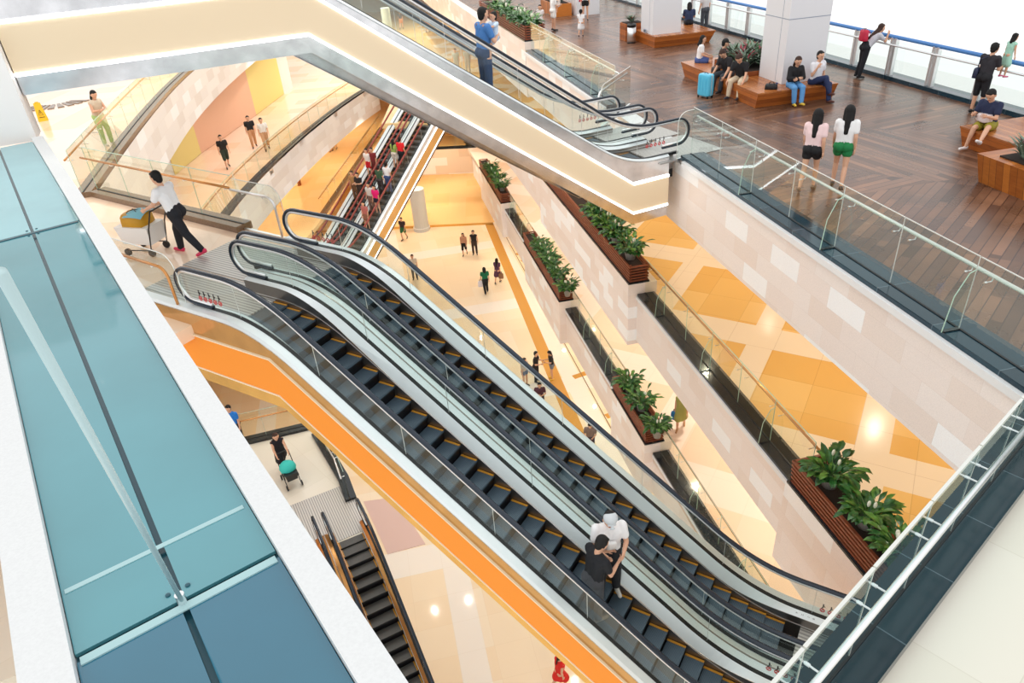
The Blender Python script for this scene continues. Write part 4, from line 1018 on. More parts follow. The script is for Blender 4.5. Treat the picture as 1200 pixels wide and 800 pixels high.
def spiky_proto(seed):
    random.seed(seed); root = empty('spiky_plant', (0, 0, 0)); mb = MB()
    for i in range(46):
        a = random.uniform(0, 2*PI); d = V((math.cos(a), math.sin(a), 0)); r = .1*random.random()
        leaf(mb, V((d.x*r, d.y*r, 0)), d, random.uniform(.3, .55), .075, random.uniform(.5, 1.5), 1 if random.random() < .15 else 0, .3, .05)
    mb.build('foliage', [M['leaf_grey'], M['leaf']], root, True)
    mb = MB()
    for i in range(6):
        a = random.uniform(0, 2*PI); d = V((math.cos(a), math.sin(a), 0)); leaf(mb, V((0, 0, .05)), d, .4, .08, .7, 0, .3, .05)
    mb.build('red_leaves', M['leaf_red'], root, True); return root
sp = [spiky_proto(3), spiky_proto(8)]; _s = set()
def put_spiky(k, loc, s, rz, label, group=None):
    o = sp[k]
    if k in _s: o = copy_tree(o)
    _s.add(k); o.location = loc; o.rotation_euler = (0, 0, rz); o.scale = (s, s, s); tag(o, label, 'plant', group)
gb_ = 'spiky plants in the long bench'
for i, (a_, b_, s) in enumerate([(5.75, 4.6, 1.4), (5.8, 5.25, 1.5), (6.25, 4.7, 1.5), (6.3, 5.3, 1.6), (6.75, 4.7, 1.4), (6.8, 5.3, 1.5), (7.1, 4.95, 1.2)]):
    put_spiky(i % 2, e(a_, b_, .6), s, i*2.1, 'one of the silvery spiky plants with crimson leaves massed in the long bench', gb_)
for i, (a_, b_) in enumerate([(-4.62, 5.05), (-5.05, 5.4), (-5.5, 5.0)]):
    put_spiky(i % 2, e(a_, b_, .62), 1.05, i*1.7, 'one of the silvery spiky plants in the box of upright boards', 'spiky plants in the box of upright boards')
for i, (p, s) in enumerate(SPIKY): put_spiky(i % 2, p, .9, i*1.1, 'one of the spiky plants in the distant orange planter box', 'spiky plants in the distant planter box')
put_spiky(1, e(16.1, 4.75, .72), .8, .4, 'small red-leaved plant behind the steel bin')

# ------------------------------------------------------------------ people
DG = None
def remeshed(mb, name, mats, vox, parent, smooth=2, extra=None):
    global DG
    me = bpy.data.meshes.new('tmp'); me.from_pydata(mb.v, [], mb.f)
    bm = bmesh.new(); bm.from_mesh(me); bmesh.ops.recalc_face_normals(bm, faces=bm.faces); bm.to_mesh(me); bm.free()
    o = bpy.data.objects.new('tmp', me); COLT.objects.link(o)
    r = o.modifiers.new('r', 'REMESH'); r.mode = 'VOXEL'; r.voxel_size = vox
    s = o.modifiers.new('s', 'SMOOTH'); s.factor = .5; s.iterations = smooth
    VL.update(); dg = bpy.context.evaluated_depsgraph_get()
    new = bpy.data.meshes.new_from_object(o.evaluated_get(dg)); bpy.data.objects.remove(o); bpy.data.meshes.remove(me)
    if extra is not None and extra.v:
        bm = bmesh.new(); bm.from_mesh(new); ex = bpy.data.meshes.new('x'); ex.from_pydata(extra.v, [], extra.f); bm.from_mesh(ex)
        bm.to_mesh(new); bm.free(); bpy.data.meshes.remove(ex)
    new.materials.clear(); new.materials.append(mats); new.name = name
    new.polygons.foreach_set('use_smooth', [True]*len(new.polygons)); new.polygons.foreach_set('material_index', [0]*len(new.polygons)); new.update()
    ob = bpy.data.objects.new(name, new); COL.objects.link(ob); ob.parent = parent
    return ob
COLT = COL; VL = bpy.context.view_layer
SKIN = cmat((222, 172, 142), .55, 'skin'); SKIN2 = cmat((204, 150, 120), .55, 'skin'); HAIR = cmat((14, 11, 11), .75, 'hair'); HAIRB = cmat((58, 34, 24), .7, 'hair')
WHITE = (240, 240, 240); BLACK = (28, 28, 32)
def U_(v): v = V(v); return v.normalized()
POSES = dict(
 stand=dict(rt=(.05, .02, -1), rs=(.02, -.04, -1), lt=(-.05, .0, -1), ls=(-.02, -.04, -1), ra=(.16, .0, -1), rf=(.08, .22, -1), la=(-.16, .0, -1), lf=(-.08, .22, -1)),
 walk=dict(rt=(.02, .36, -1), rs=(.0, -.1, -1), lt=(-.02, -.2, -1), ls=(-.0, -.62, -1), ra=(.14, -.3, -1), rf=(.06, .15, -1), la=(-.14, .25, -1), lf=(-.05, .6, -1)),
 push=dict(lean=14, rt=(.02, .5, -1), rs=(.0, .12, -1), lt=(-.02, -.4, -1), ls=(-.0, -.75, -1), ra=(.14, .55, -1), rf=(-.02, 1, -.45), la=(-.14, .55, -1), lf=(.02, 1, -.45)),
 phone=dict(head=28, rt=(.05, .02, -1), rs=(.02, -.04, -1), lt=(-.05, .05, -1), ls=(-.02, -.06, -1), ra=(.2, .25, -1), rf=(-.45, 1, .15), la=(-.2, .25, -1), lf=(.45, 1, .1)),
 carry=dict(rt=(.05, .02, -1), rs=(.02, -.04, -1), lt=(-.05, .05, -1), ls=(-.02, -.06, -1), ra=(.18, .2, -1), rf=(-.3, 1, .15), la=(-.2, .3, -1), lf=(.5, 1, .3)),
 sit=dict(sit=1, lean=6, rt=(.14, 1, -.06), rs=(.0, .06, -1), lt=(-.14, 1, -.06), ls=(-.0, .1, -1), ra=(.18, .3, -1), rf=(-.2, .9, -.35), la=(-.18, .3, -1), lf=(.2, .9, -.35)),
 slump=dict(sit=1, lean=24, head=40, rt=(.16, 1, -.04), rs=(.03, .12, -1), lt=(-.16, 1, -.04), ls=(-.03, .22, -1), ra=(.2, .35, -1), rf=(.0, .7, -.8), la=(-.2, .35, -1), lf=(.0, .7, -.8)),
 cross=dict(sit=1, lean=4, head=6, rt=(-.25, 1, .38), rs=(-.1, .45, -1), lt=(-.1, 1, -.1), ls=(.1, .25, -1), ra=(.2, .25, -1), rf=(-.25, .5, 1), la=(-.3, -.05, -1), lf=(-.05, .25, -1)),
 armsfold=dict(sit=1, lean=10, head=22, rt=(.08, 1, -.05), rs=(-.04, .1, -1), lt=(-.08, 1, -.05), ls=(.1, .28, -1), ra=(.22, .3, -1), rf=(-1, .45, .05), la=(-.22, .3, -1), lf=(1, .5, -.05)),
 ankle=dict(sit=1, lean=12, head=34, rt=(-.1, 1, -.02), rs=(.1, .14, -1), lt=(-.35, 1, .10), ls=(-.25, .85, -.5), ra=(.2, .4, -1), rf=(-.3, .8, .25), la=(-.2, .4, -1), lf=(.3, .8, .25)),
 leanrail=dict(lean=42, head=-16, rt=(.05, -.12, -1), rs=(.02, -.16, -1), lt=(-.05, .0, -1), ls=(-.02, -.2, -1), ra=(.22, .75, -.75), rf=(-.5, .5, .9), la=(-.22, .8, -.7), lf=(.7, .9, .1)),
 kneel=dict(lean=14, rt=(.08, .5, -1), rs=(.02, -.5, -1), lt=(-.08, .5, -1), ls=(-.02, -.5, -1), ra=(.25, .6, -.6), rf=(-.2, .9, .1), la=(-.25, .6, -.6), lf=(.2, .9, .1)),
 held=dict(lean=-4, sit=1, rt=(.5, .9, -.5), rs=(.2, .2, -1), lt=(-.5, .9, -.5), ls=(-.2, .2, -1), ra=(.35, .7, -.2), rf=(-.1, .8, .2), la=(-.35, .7, -.2), lf=(.1, .8, .2)),
 hip=dict(rt=(.05, .02, -1), rs=(.02, -.04, -1), lt=(-.07, .02, -1), ls=(-.02, -.05, -1), ra=(.3, .3, -.9), rf=(-.7, .7, .3), la=(-.25, .35, -.9), lf=(.8, .8, .1)))
def person(label, pos, az, pose='stand', ht=1.7, top=(240, 240, 240), bottom=(30, 30, 40), kind='trousers', hair='short', sleeve='short', shoes=(40, 40, 44), skin=None, hairm=None, female=False, fine=False, group=None, cap=None, dz=0, **ov):
    P = dict(POSES[pose]); P.update(ov); sc = ht/1.7; skin = skin or SKIN; hairm = hairm or HAIR
    child = ht < 1.3; root = empty('person', (0, 0, 0)); tag(root, label, 'person', group)
    sw = .165 if female else .19; vox = (.011 if fine else .017)/sc
    lean = math.radians(P.get('lean', 2)); tw = math.radians(P.get('twist', 0)); hd = math.radians(P.get('head', 6)); hy = math.radians(P.get('hyaw', 0))
    pel = V((0, 0, 0)); T = Matrix.Rotation(tw, 3, 'Z') @ Matrix.Rotation(-lean, 3, 'X')
    def tp(x, y, z): return T @ V((x, y, z))
    J = {}
    for s, n in ((1, 'r'), (-1, 'l')):
        hip = V((.09*s, 0, -.03)); th = U_(P[n+'t'])*.42; kn = hip+th; an = kn+U_(P[n+'s'])*.41
        sh = tp(sw*s, 0, .45); ua = Matrix.Rotation(tw, 3, 'Z') @ (U_(P[n+'a'])*.285); el_ = sh+ua; wr = el_+Matrix.Rotation(tw, 3, 'Z') @ (U_(P[n+'f'])*.25)
        J[n] = (hip, kn, an, sh, el_, wr)
    neck = tp(0, .0, .50); hc = neck+tp(0, .015, .05)+ (Matrix.Rotation(-lean*.55-hd*.6, 3, 'X') @ V((0, .01, .11)))
    HR = Matrix.Rotation(tw+hy, 3, 'Z') @ Matrix.Rotation(-lean*.6-hd, 3, 'X')
    def hp(x, y, z): return hc+HR @ V((x, y, z))*(1.22 if child else 1.0)
    hs = 1.22 if child else 1.0
    B = MB(); F = MB()
    # trunk
    for s in (-1, 1):
        B.capsule(tp(.075*s, 0, .30), .100, tp(.06*s, 0, .14), .088); B.capsule(tp(.06*s, 0, .14), .088, (.082*s, -.01, -.02), .108)
        B.capsule(tp(.04*s, 0, .44), .075, tp(sw*s*.88, 0, .435), .062); B.capsule(tp(.1*s, .01, .38), .09, tp(.07*s, .0, .28), .10)
        B.ball((.075*s, -.045, -.03), .10, 10, 8)
    B.capsule(tp(0, 0, .42), .075, tp(0, 0, .1), .09)
    B.capsule(tp(0, -.005, .44), .062, hp(0, -.01, -.08), .052)
    # head
    B.ball(hp(0, -.005, .035), .098*hs, 14, 10); B.capsule(hp(0, .012, .02), .078*hs, hp(0, .038, -.075), .046*hs)
    for s in (-1, 1): B.capsule(hp(.045*s, .02, -.015), .045*hs, hp(.02*s, .035, -.075), .036*hs); B.capsule(hp(.093*s, -.01, .0), .02*hs, hp(.09*s, -.012, .03), .022*hs)
    B.capsule(hp(0, .09, .02), .012*hs, hp(0, .102, -.012), .019*hs); B.capsule(hp(-.02, .078, -.05), .011*hs, hp(.02, .078, -.05), .011*hs)
    for s, n in ((1, 'r'), (-1, 'l')):
        hip, kn, an, sh, el_, wr = J[n]
        B.capsule(hip, .088, hip.lerp(kn, .5), .072); B.capsule(hip.lerp(kn, .5), .072, kn, .054); B.capsule(kn, .053, kn.lerp(an, .35), .055); B.capsule(kn.lerp(an, .35), .055, an, .036)
        fd = V((P[n+'s'][0]*.3+.12*s, 1, 0)); fd = V((fd.x, fd.y, 0)).normalized()
        fr_ = U_(P[n+'s']); fdir = U_(fd-fr_*fd.dot(fr_)*.65); 
        B.capsule(an-fdir*.03+fr_*.04, .036, an+fdir*.14+fr_*.055, .028); J[n+'foot'] = (an-fdir*.045+fr_*.045, an+fdir*.165+fr_*.06, fr_, fdir)
        B.capsule(sh, .052, sh.lerp(el_, .5), .047); B.capsule(sh.lerp(el_, .5), .047, el_, .038); B.capsule(el_, .038, el_.lerp(wr, .3), .039); B.capsule(el_.lerp(wr, .3), .039, wr, .026)
        # hand: palm, four fingers, thumb
        wd = (wr-el_).normalized(); inn = V((-s, 0, 0)); inn = U_(inn-wd*inn.dot(wd)); spread = wd.cross(inn)*(1 if s > 0 else -1)
        if spread.y < 0: spread = -spread
        B.capsule(wr, .026, wr+wd*.045+spread*.012, .026); B.capsule(wr+wd*.03-spread*.02, .020, wr+wd*.085-spread*.026, .018); B.capsule(wr+wd*.03+spread*.02, .020, wr+wd*.088+spread*.024, .018); B.capsule(wr+wd*.05, .02, wr+wd*.09, .018)
        for k, (o_, L) in enumerate(((.030, .068), (.010, .078), (-.011, .072), (-.030, .056))):
            b0 = wr+wd*.082+spread*o_; c1 = b0+(wd+inn*.25)*L*.5; c2 = c1+(wd*.7+inn*.75)*L*.5
            F.tube([b0-wd*.01, c1, c2], [.0095, .0088, .006], 6)
        b0 = wr+wd*.025+spread*.030; F.tube([b0-spread*.012, b0+wd*.028+spread*.022+inn*.012, b0+wd*.058+spread*.026+inn*.024], [.012, .011, .007], 6)
    body = remeshed(B, 'body', skin, vox, root, 2, F)
    vc = vox*1.15
    # upper garment
    def garment(name, rgb, build, rough=.8):
        G = MB(); build(G); return remeshed(G, name, cmat(rgb, rough), vc, root, 2)
    def torso(G, o=.022, low=-.03):
        for s in (-1, 1):
            G.capsule(tp(.075*s, 0, .31), .100+o, tp(.064*s, 0, .14), .092+o); G.capsule(tp(.064*s, 0, .14), .092+o, (.075*s, -.008, low), .092+o)
            G.capsule(tp(.05*s, 0, .43), .074+o, tp(sw*s*.9, 0, .425), .060+o); G.capsule(tp(.1*s, .01, .38), .09+o, tp(.07*s, .0, .28), .10+o)
        G.capsule(tp(0, 0, .40), .08+o, tp(0, 0, .1), .095+o)
    def sleeves(G, f, o=.02):
        for s, n in ((1, 'r'), (-1, 'l')):
            hip, kn, an, sh, el_, wr = J[n]
            G.capsule(sh, .060+o, sh.lerp(el_, min(1, f)), .048+o)
            if f > 1: G.capsule(el_, .042+o, el_.lerp(wr, .92), .03+o)
    sf = {'none': 0, 'short': .58, 'long': 2}[sleeve]
    if kind == 'dress':
        def bd(G):
            torso(G)
            if sf: sleeves(G, sf)
            for s, n in ((1, 'r'), (-1, 'l')): G.capsule((.06*s, 0, -.02), .13, V((.05*s, 0, 0)).lerp(J[n][1], .85), .15 if P.get('sit') is None else .1)
            mid = J['r'][1].lerp(J['l'][1], .5); G.capsule((0, 0, 0), .14, V((0, 0, 0)).lerp(mid, .9), .15)
        garment('dress', top, bd)
    else:
        def bt(G):
            torso(G)
            if sf: sleeves(G, sf)
        garment('shirt', top, bt)
        def bb(G):
            o = .021
            for s in (-1, 1): G.capsule((.05*s, 0, .06), .096+o, (.084*s, -.01, -.03), .106+o); G.ball((.075*s, -.045, -.03), .10+o, 10, 8)
            if kind == 'skirt':
                mid = J['r'][1].lerp(J['l'][1], .5)
                for s, n in ((1, 'r'), (-1, 'l')): G.capsule((.07*s, 0, -.03), .12, V((.075*s, 0, -.03)).lerp(J[n][1], .55), .125)
                G.capsule((0, 0, -.03), .12, mid*.6, .12)
            else:
                f = {'trousers': 2, 'shorts': .62, 'knee': 1.0, 'hot': .32}[kind]
                for s, n in ((1, 'r'), (-1, 'l')):
                    hip, kn, an = J[n][:3]
                    e_ = hip.lerp(kn, min(1, f)); G.capsule(hip, .092+o, e_, (.064 if f >= .9 else .085)+o)
                    if f > 1: G.capsule(kn, .060+o, kn.lerp(an, .35), .058+o); G.capsule(kn.lerp(an, .35), .058+o, kn.lerp(an, .97), .046+o)
        garment({'trousers': 'trousers', 'shorts': 'shorts', 'knee': 'shorts', 'hot': 'shorts', 'skirt': 'skirt'}[kind], bottom, bb)
    # hair
    G = MB(); G.ball(hp(0, -.03, .055), .1*hs, 12, 8); G.capsule(hp(0, -.05, .03), .085*hs, hp(0, -.05, -.035), .07*hs)
    for s in (-1, 1): G.capsule(hp(.07*s, -.02, .05), .04*hs, hp(.078*s, -.03, .0), .028*hs)
    G.capsule(hp(-.04, .035, .105), .028*hs, hp(.04, .035, .105), .028*hs)
    if hair in ('long', 'bob'):
        L = .14 if hair == 'bob' else .36
        G.capsule(hp(0, -.06, -.02), .075*hs, hp(0, -.06, -.03)+tp(0, -.045, -L), .06 if hair == 'long' else .07)
        for s in (-1, 1): G.capsule(hp(.075*s, -.03, .02), .038*hs, hp(.07*s, -.035, -.02)+tp(.01*s, -.03, -L*.8), .034)
    if hair == 'tail': G.capsule(hp(0, -.10, .04), .035, hp(0, -.13, -.02)+tp(0, -.03, -.26), .022)
    if hair == 'bun': G.ball(hp(0, -.09, .10), .05, 10, 8)
    remeshed(G, 'hair', hairm, vc, root, 2)
    if cap:
        G = MB(); G.ball(hp(0, -.012, .07), .108*hs, 14, 8, 0, (1, 1, .85)); G.capsule(hp(-.05, .09, .055), .016, hp(.05, .09, .055), .016); G.capsule(hp(-.03, .14, .045), .014, hp(.03, .14, .045), .014); G.capsule(hp(0, .08, .055), .02, hp(0, .145, .045), .016)
        remeshed(G, 'cap', cmat(cap), vc, root, 2)
    if fine:
        mb = MB()
        for s in (-1, 1): mb.ball(hp(.034*s, .083*1.0, .018), .011*hs, 8, 6)
        mb.build('eyes', M['black'], root)
        mb = MB(); mb.tube([hp(-.024, .088, -.05), hp(0, .091, -.051), hp(.024, .088, -.05)], .006, 6); mb.build('mouth', cmat((176, 86, 80)), root)
    if shoes:
        for n in 'rl':
            h_, t_, fr_, fdir = J[n+'foot']; G = MB(); G.capsule(h_-fr_*.012, .040, h_+fdir*.03-fr_*.015, .044); G.capsule(h_+fdir*.02, .042, t_, .034); G.capsule(h_+fr_*.012, .032, t_+fr_*.004, .030)
            remeshed(G, 'shoe', cmat(shoes, .5), vc*.8, root, 1)
    low = min((J[n+'foot'][1].z, J[n+'foot'][0].z)[k] for n in 'rl' for k in (0, 1))-.036
    if P.get('sit'): zoff = .105
    else: zoff = -low
    root.scale = (sc, sc, sc); root.location = V(pos)+V((0, 0, zoff*sc+dz)); root.rotation_euler = (0, 0, -math.radians(az))
    root['handw'] = 0; del root['handw']
    return root, (lambda p: V(pos)+V((0, 0, zoff*sc+dz))+Matrix.Rotation(-math.radians(az), 3, 'Z') @ (V(p)*sc)), J

# ------------------------------------------------------------------ who is where
gd = 'people on the wooden deck'
def bag(name, label, c, az, w, d, h, rgb, handle=.0, cat='bag', strap=None, group=None):
    root = empty(name, c); tag(root, label, cat, group)
    f = azdir(az); s = V((f.y, -f.x, 0)); mb = MB()
    b = len(mb.v)
    for zz, k in ((0, .92), (.12, 1.0), (.8, .95), (1, .82)):
        for (x, y) in ((-1, -1), (-.4, -1.15), (.4, -1.15), (1, -1), (1.05, 0), (1, 1), (.4, 1.15), (-.4, 1.15), (-1, 1), (-1.05, 0)):
            mb.v.append(tuple(c+s*(x*w/2*k)+f*(y*d/2*k)+V((0, 0, zz*h))))
    for i in range(3):
        for k in range(10): mb.f.append((b+i*10+k, b+i*10+(k+1) % 10, b+(i+1)*10+(k+1) % 10, b+(i+1)*10+k)); mb.m.append(0)
    mb.f += [tuple(b+k for k in range(10))[::-1], tuple(b+30+k for k in range(10))]; mb.m += [0, 0]
    mb.build('bag_body', cmat(rgb, .5, 'bagcloth'), root, True)
    if handle:
        mb = MB()
        for sg in (-1, 1): mb.tube([c+s*(-w*.22)+f*(sg*d*.3)+V((0, 0, h*.97)), c+s*(-w*.15)+f*(sg*d*.2)+V((0, 0, h+handle*.8)), c+V((0, 0, h+handle)), c+s*(w*.15)+f*(sg*d*.2)+V((0, 0, h+handle*.8)), c+s*(w*.22)+f*(sg*d*.3)+V((0, 0, h*.97))], .008, 6)
        mb.build('bag_handle', cmat((40, 36, 36), .5, 'strap'), root)
    if strap:
        mb = MB(); mb.tube([V(x) for x in strap], .012, 6); mb.build('bag_strap', cmat(rgb, .5, 'strap'), root)
    return root
inl = math.degrees(math.atan2(EB.x, EB.y))          # azimuth facing the outer railing
# --- deck
p = g(1008, 91, 0); _, W1, J1 = person('woman in black trousers leaning on the blue rail with a red backpack', p, inl+8, 'leanrail', 1.66, (206, 206, 214), (24, 26, 34), 'trousers', 'long', 'short', hairm=HAIRB, female=True, fine=True, group=gd)
bc = W1((0, -.13, .30)); bag('backpack', 'small red backpack worn by the woman leaning on the rail', bc-V((0, 0, .12)), inl+8, .28, .16, .32, (206, 36, 70), .04, strap=[W1((-.14, -.06, .44)), W1((-.15, .12, .42)), W1((-.15, .17, .26))])
p = g(1142, 133, 0); r, W2, J2 = person('person in black tee and knee-length black trousers holding a child up at the rail', p, inl-14, 'carry', 1.68, (44, 42, 48), (26, 26, 32), 'knee', 'short', 'short', (40, 34, 34), fine=True, group=gd, lean=8)
cpos = e(.06, 8.70, .88); person('small child in a pale green dress standing on the lower rail', cpos, inl, 'stand', 1.0, (176, 224, 204), (176, 224, 204), 'dress', 'bob', 'none', (230, 110, 150), fine=True, group=gd, lean=8)
bag('shoulder_bag', 'dark blue shoulder bag on the person holding up the child', W2((-.2, -.06, -.06)), inl+60, .24, .1, .24, (34, 42, 72), strap=[W2((-.2, -.06, .1)), W2((-.16, -.1, .40)), W2((.02, -.1, .5))])
r, W3, J3 = person('man in navy tee and olive shorts sitting cross-legged over his phone', e(-2.2, 6.38, .45), inl+163, 'ankle', 1.72, (34, 44, 76), (150, 140, 40), 'shorts', 'short', 'short', (236, 232, 232), fine=True, group=gd)
ph = W3(J3['r'][5]); 
bag('pouch', 'white and pink cloth pouch on the lap of the man in olive shorts', W3((0, .2, .08)), inl+190, .3, .2, .16, (240, 226, 226))
walk_az = 35
person('walking girl in pale pink top and black shorts', g(945, 223, 0)+V((0, 0, 0)), walk_az, 'walk', 1.64, (246, 214, 214), (22, 22, 26), 'hot', 'long', 'short', (120, 96, 80), female=True, fine=True, group=gd)
person('walking girl in white top and green shorts', g(980, 220, 0), walk_az-6, 'walk', 1.66, (244, 244, 244), (28, 128, 70), 'hot', 'long', 'short', (60, 60, 60), female=True, fine=True, group=gd, rt=(.02, -.2, -1), rs=(0, -.6, -1), lt=(-.02, .36, -1), ls=(0, -.1, -1))
down = math.degrees(math.atan2(-EA.x, -EA.y))        # facing back along the deck towards the guard
person('young man in white shirt and navy trousers with a hand at his face', e(3.34, 5.55, .45), down-12, 'cross', 1.72, (236, 236, 242), (34, 48, 88), 'trousers', 'short', 'short', (92, 56, 50), fine=True, group=gd)
_, W5, J5 = person('woman in black sweater and blue jeans with folded arms and yellow shoes', e(3.34, 4.85, .45), down+8, 'armsfold', 1.64, (26, 26, 30), (92, 150, 204), 'trousers', 'bob', 'long', (226, 190, 70), hairm=HAIRB, female=True, fine=True, group=gd)
west = inl+180
person('young man in black tee and beige trousers bent over on the long bench', e(4.75, 3.98, .45), west-38, 'slump', 1.72, (26, 26, 30), (214, 196, 170), 'trousers', 'short', 'short', (50, 56, 70), hairm=HAIRB, fine=True, group=gd)
person('young man with brown hair and dark trousers dozing behind the cyan suitcase', e(5.6, 3.98, .45), west-20, 'slump', 1.72, (36, 34, 38), (52, 58, 66), 'trousers', 'short', 'short', (50, 50, 54), hairm=HAIRB, fine=True, group=gd)
person('person in a black cap and sleeveless top facing away on the long bench', e(6.75, 4.3, .45), inl+20, 'sit', 1.68, (30, 30, 34), (70, 60, 60), 'trousers', 'short', 'none', cap=(18, 18, 20), fine=True, group=gd)
person('woman in white tee seen from behind at the end of the long bench', e(7.95, 4.1, .45), inl+26, 'sit', 1.62, (246, 246, 248), (70, 90, 150), 'shorts', 'bob', 'short', female=True, fine=True, group=gd)
person('person in dark blue on the bench by the socket pillar, holding a cup', e(15.55, 7.2, .45), inl-70, 'armsfold', 1.66, (44, 58, 92), (24, 24, 30), 'trousers', 'bob', 'short', group=gd)
person('standing person in dark grey jeans behind the socket pillar', e(15.9, 8.1, 0), inl-100, 'stand', 1.7, (220, 216, 216), (80, 84, 92), 'trousers', 'short', group=gd)
person('little girl in white dress with a hairband behind the deck corner box', g(634, 38, 0)+V((0, 0, 0)), 190, 'stand', 1.18, (244, 238, 236), (250, 220, 220), 'dress', 'tail', 'short', (220, 160, 160), group=gd)
_, W6, J6 = person('person in white tee with a red sash carrying a toddler', g(649, 36, 0), 70, 'carry', 1.68, (246, 244, 242), (246, 244, 240), 'shorts', 'short', 'short', group=gd)
person('toddler in white held in the arms of the person in white', W6((.05, .30, .16)), 250, 'held', .82, (246, 240, 236), (250, 250, 250), 'shorts', 'short', 'short', None, group=gd)
_, W7, J7 = person('woman in white tee and black shorts carrying a red bag', g(686, 24, 0), 190, 'stand', 1.64, (246, 244, 244), (24, 24, 28), 'hot', 'bob', 'short', female=True, group=gd)
bag('handbag', 'small red handbag on the woman in black shorts', W7((.22, .02, -.02)), 190, .22, .08, .18, (196, 40, 70), strap=[W7((.2, .0, .16)), W7((.17, 0, .44))])
person('little girl in a white frock and dark leggings walking across the deck', g(681, 43, 0), 20, 'walk', 1.12, (246, 246, 248), (246, 246, 248), 'dress', 'tail', 'short', (60, 50, 60), group=gd)
# --- cream escalator
uu = 4.05; pe = e2(UB2+uu, -.18)
_, W8, J8 = person('man in blue shirt and dark jeans carrying a child on the cream escalator', pe+V((0, 0, pz2(uu+.2))), 62, 'hip', 1.74, (70, 124, 190), (34, 62, 100), 'trousers', 'short', 'short', (60, 50, 46), fine=True)
person('small child in pale blue shirt held against the shoulder of the man in blue', W8((.02, .25, .18)), 242, 'held', .95, (206, 226, 246), (190, 212, 236), 'shorts', 'short', 'short', None, fine=True)
# --- long escalator
def on1(u, v): return e1(u, v)+V((0, 0, pz1(u-1.5+.17)))
_, W9, J9 = person('man in white tee and grey cap riding down the long escalator', on1(7.0, -1.28), 175, 'phone', 1.74, (244, 244, 246), (26, 26, 32), 'trousers', 'short', 'short', (200, 196, 190), fine=True, cap=(206, 212, 216))
person('boy in black tee with dark grey trousers leaning beside the man in the grey cap', on1(7.0, -.74), 60, 'phone', 1.6, (24, 26, 32), (70, 72, 78), 'trousers', 'short', 'short', (120, 116, 112), fine=True, lean=10)
bag('dust_mask', 'white rounded pouch hanging at the chest of the man in the grey cap', W9((.0, .17, .17)), 175, .15, .05, .13, (246, 246, 246), strap=[W9((.03, .16, .28)), W9((.09, .12, .44))])
# --- west gallery
_, W10, J10 = person('man in white tee and black trousers pushing a loaded cart', g(222, 297, 0), 287, 'push', 1.74, (246, 246, 248), (26, 28, 36), 'trousers', 'short', 'short', (226, 60, 100), fine=True)
person('woman in beige top and green trousers with folded arms by the curving guard', g(128, 170, 0), 120, 'armsfold', 1.62, (214, 196, 172), (176, 204, 128), 'trousers', 'bob', 'none', (200, 196, 180), female=True, sit=None, rt=(.05, .02, -1), rs=(.02, -.04, -1), lt=(-.1, .05, -1), ls=(-.02, -.06, -1))
# cart
cc = W10((0, .95, 0)); cc.z = 0; caz = 287; f = azdir(caz); s = V((f.y, -f.x, 0))
root = empty('push_cart', cc); tag(root, 'white push cart loaded with a yellow and black bag and a blue cloth', 'cart')
mb = MB(); mb.frustum([tuple((cc+f*a+s*b)[:2]) for a, b in ((-.34, -.22), (.34, -.22), (.34, .22), (-.34, .22))], .25, [tuple((cc+f*a+s*b)[:2]) for a, b in ((-.38, -.26), (.4, -.26), (.4, .26), (-.38, .26))], .62); mb.build('basket', M['white_cloth'], root)
mb = MB()
for b in (-.24, .24):
    mb.tube([cc+f*.34+s*b+V((0, 0, .12)), cc+f*-.3+s*b+V((0, 0, .14)), cc+f*-.42+s*b+V((0, 0, .6)), cc+f*-.6+s*b+V((0, 0, .98))], .014, 6)
mb.tube([cc+f*-.6+s*-.24+V((0, 0, .98)), cc+f*-.6+s*.24+V((0, 0, .98))], .016, 8); mb.build('frame', M['black'], root)
for a in (.3, -.28):
    for b in (-.22, .22):
        mb = MB(); c = cc+f*a+s*b+V((0, 0, .075)); mb.tube([c-s*.022, c+s*.022], .075, 14); mb.tube([c-s*.028, c+s*.028], .03, 8); mb.build('wheel', M['black'], root)
bag('holdall', 'yellow and black holdall lying in the push cart', cc+V((0, 0, .56)), caz, .42, .46, .3, (206, 150, 24), .05)
root = empty('cloth', cc+V((0, 0, .86))); tag(root, 'pale blue cloth draped over the holdall in the push cart', 'cloth')
mb = MB()
for i in range(7):
    for j in range(6):
        def q(i, j): x = (i-3.5)/7*.5; y = (j-3)/6*.44; return cc+s*x-f*(.1+y)+V((0, 0, .905-.9*x*x-.5*y*y+.012*math.sin(9*x+5*y)))
        mb.quad([q(i, j), q(i+1, j), q(i+1, j+1), q(i, j+1)])
mb.build('cloth_sheet', cmat((128, 190, 206)), root, True)
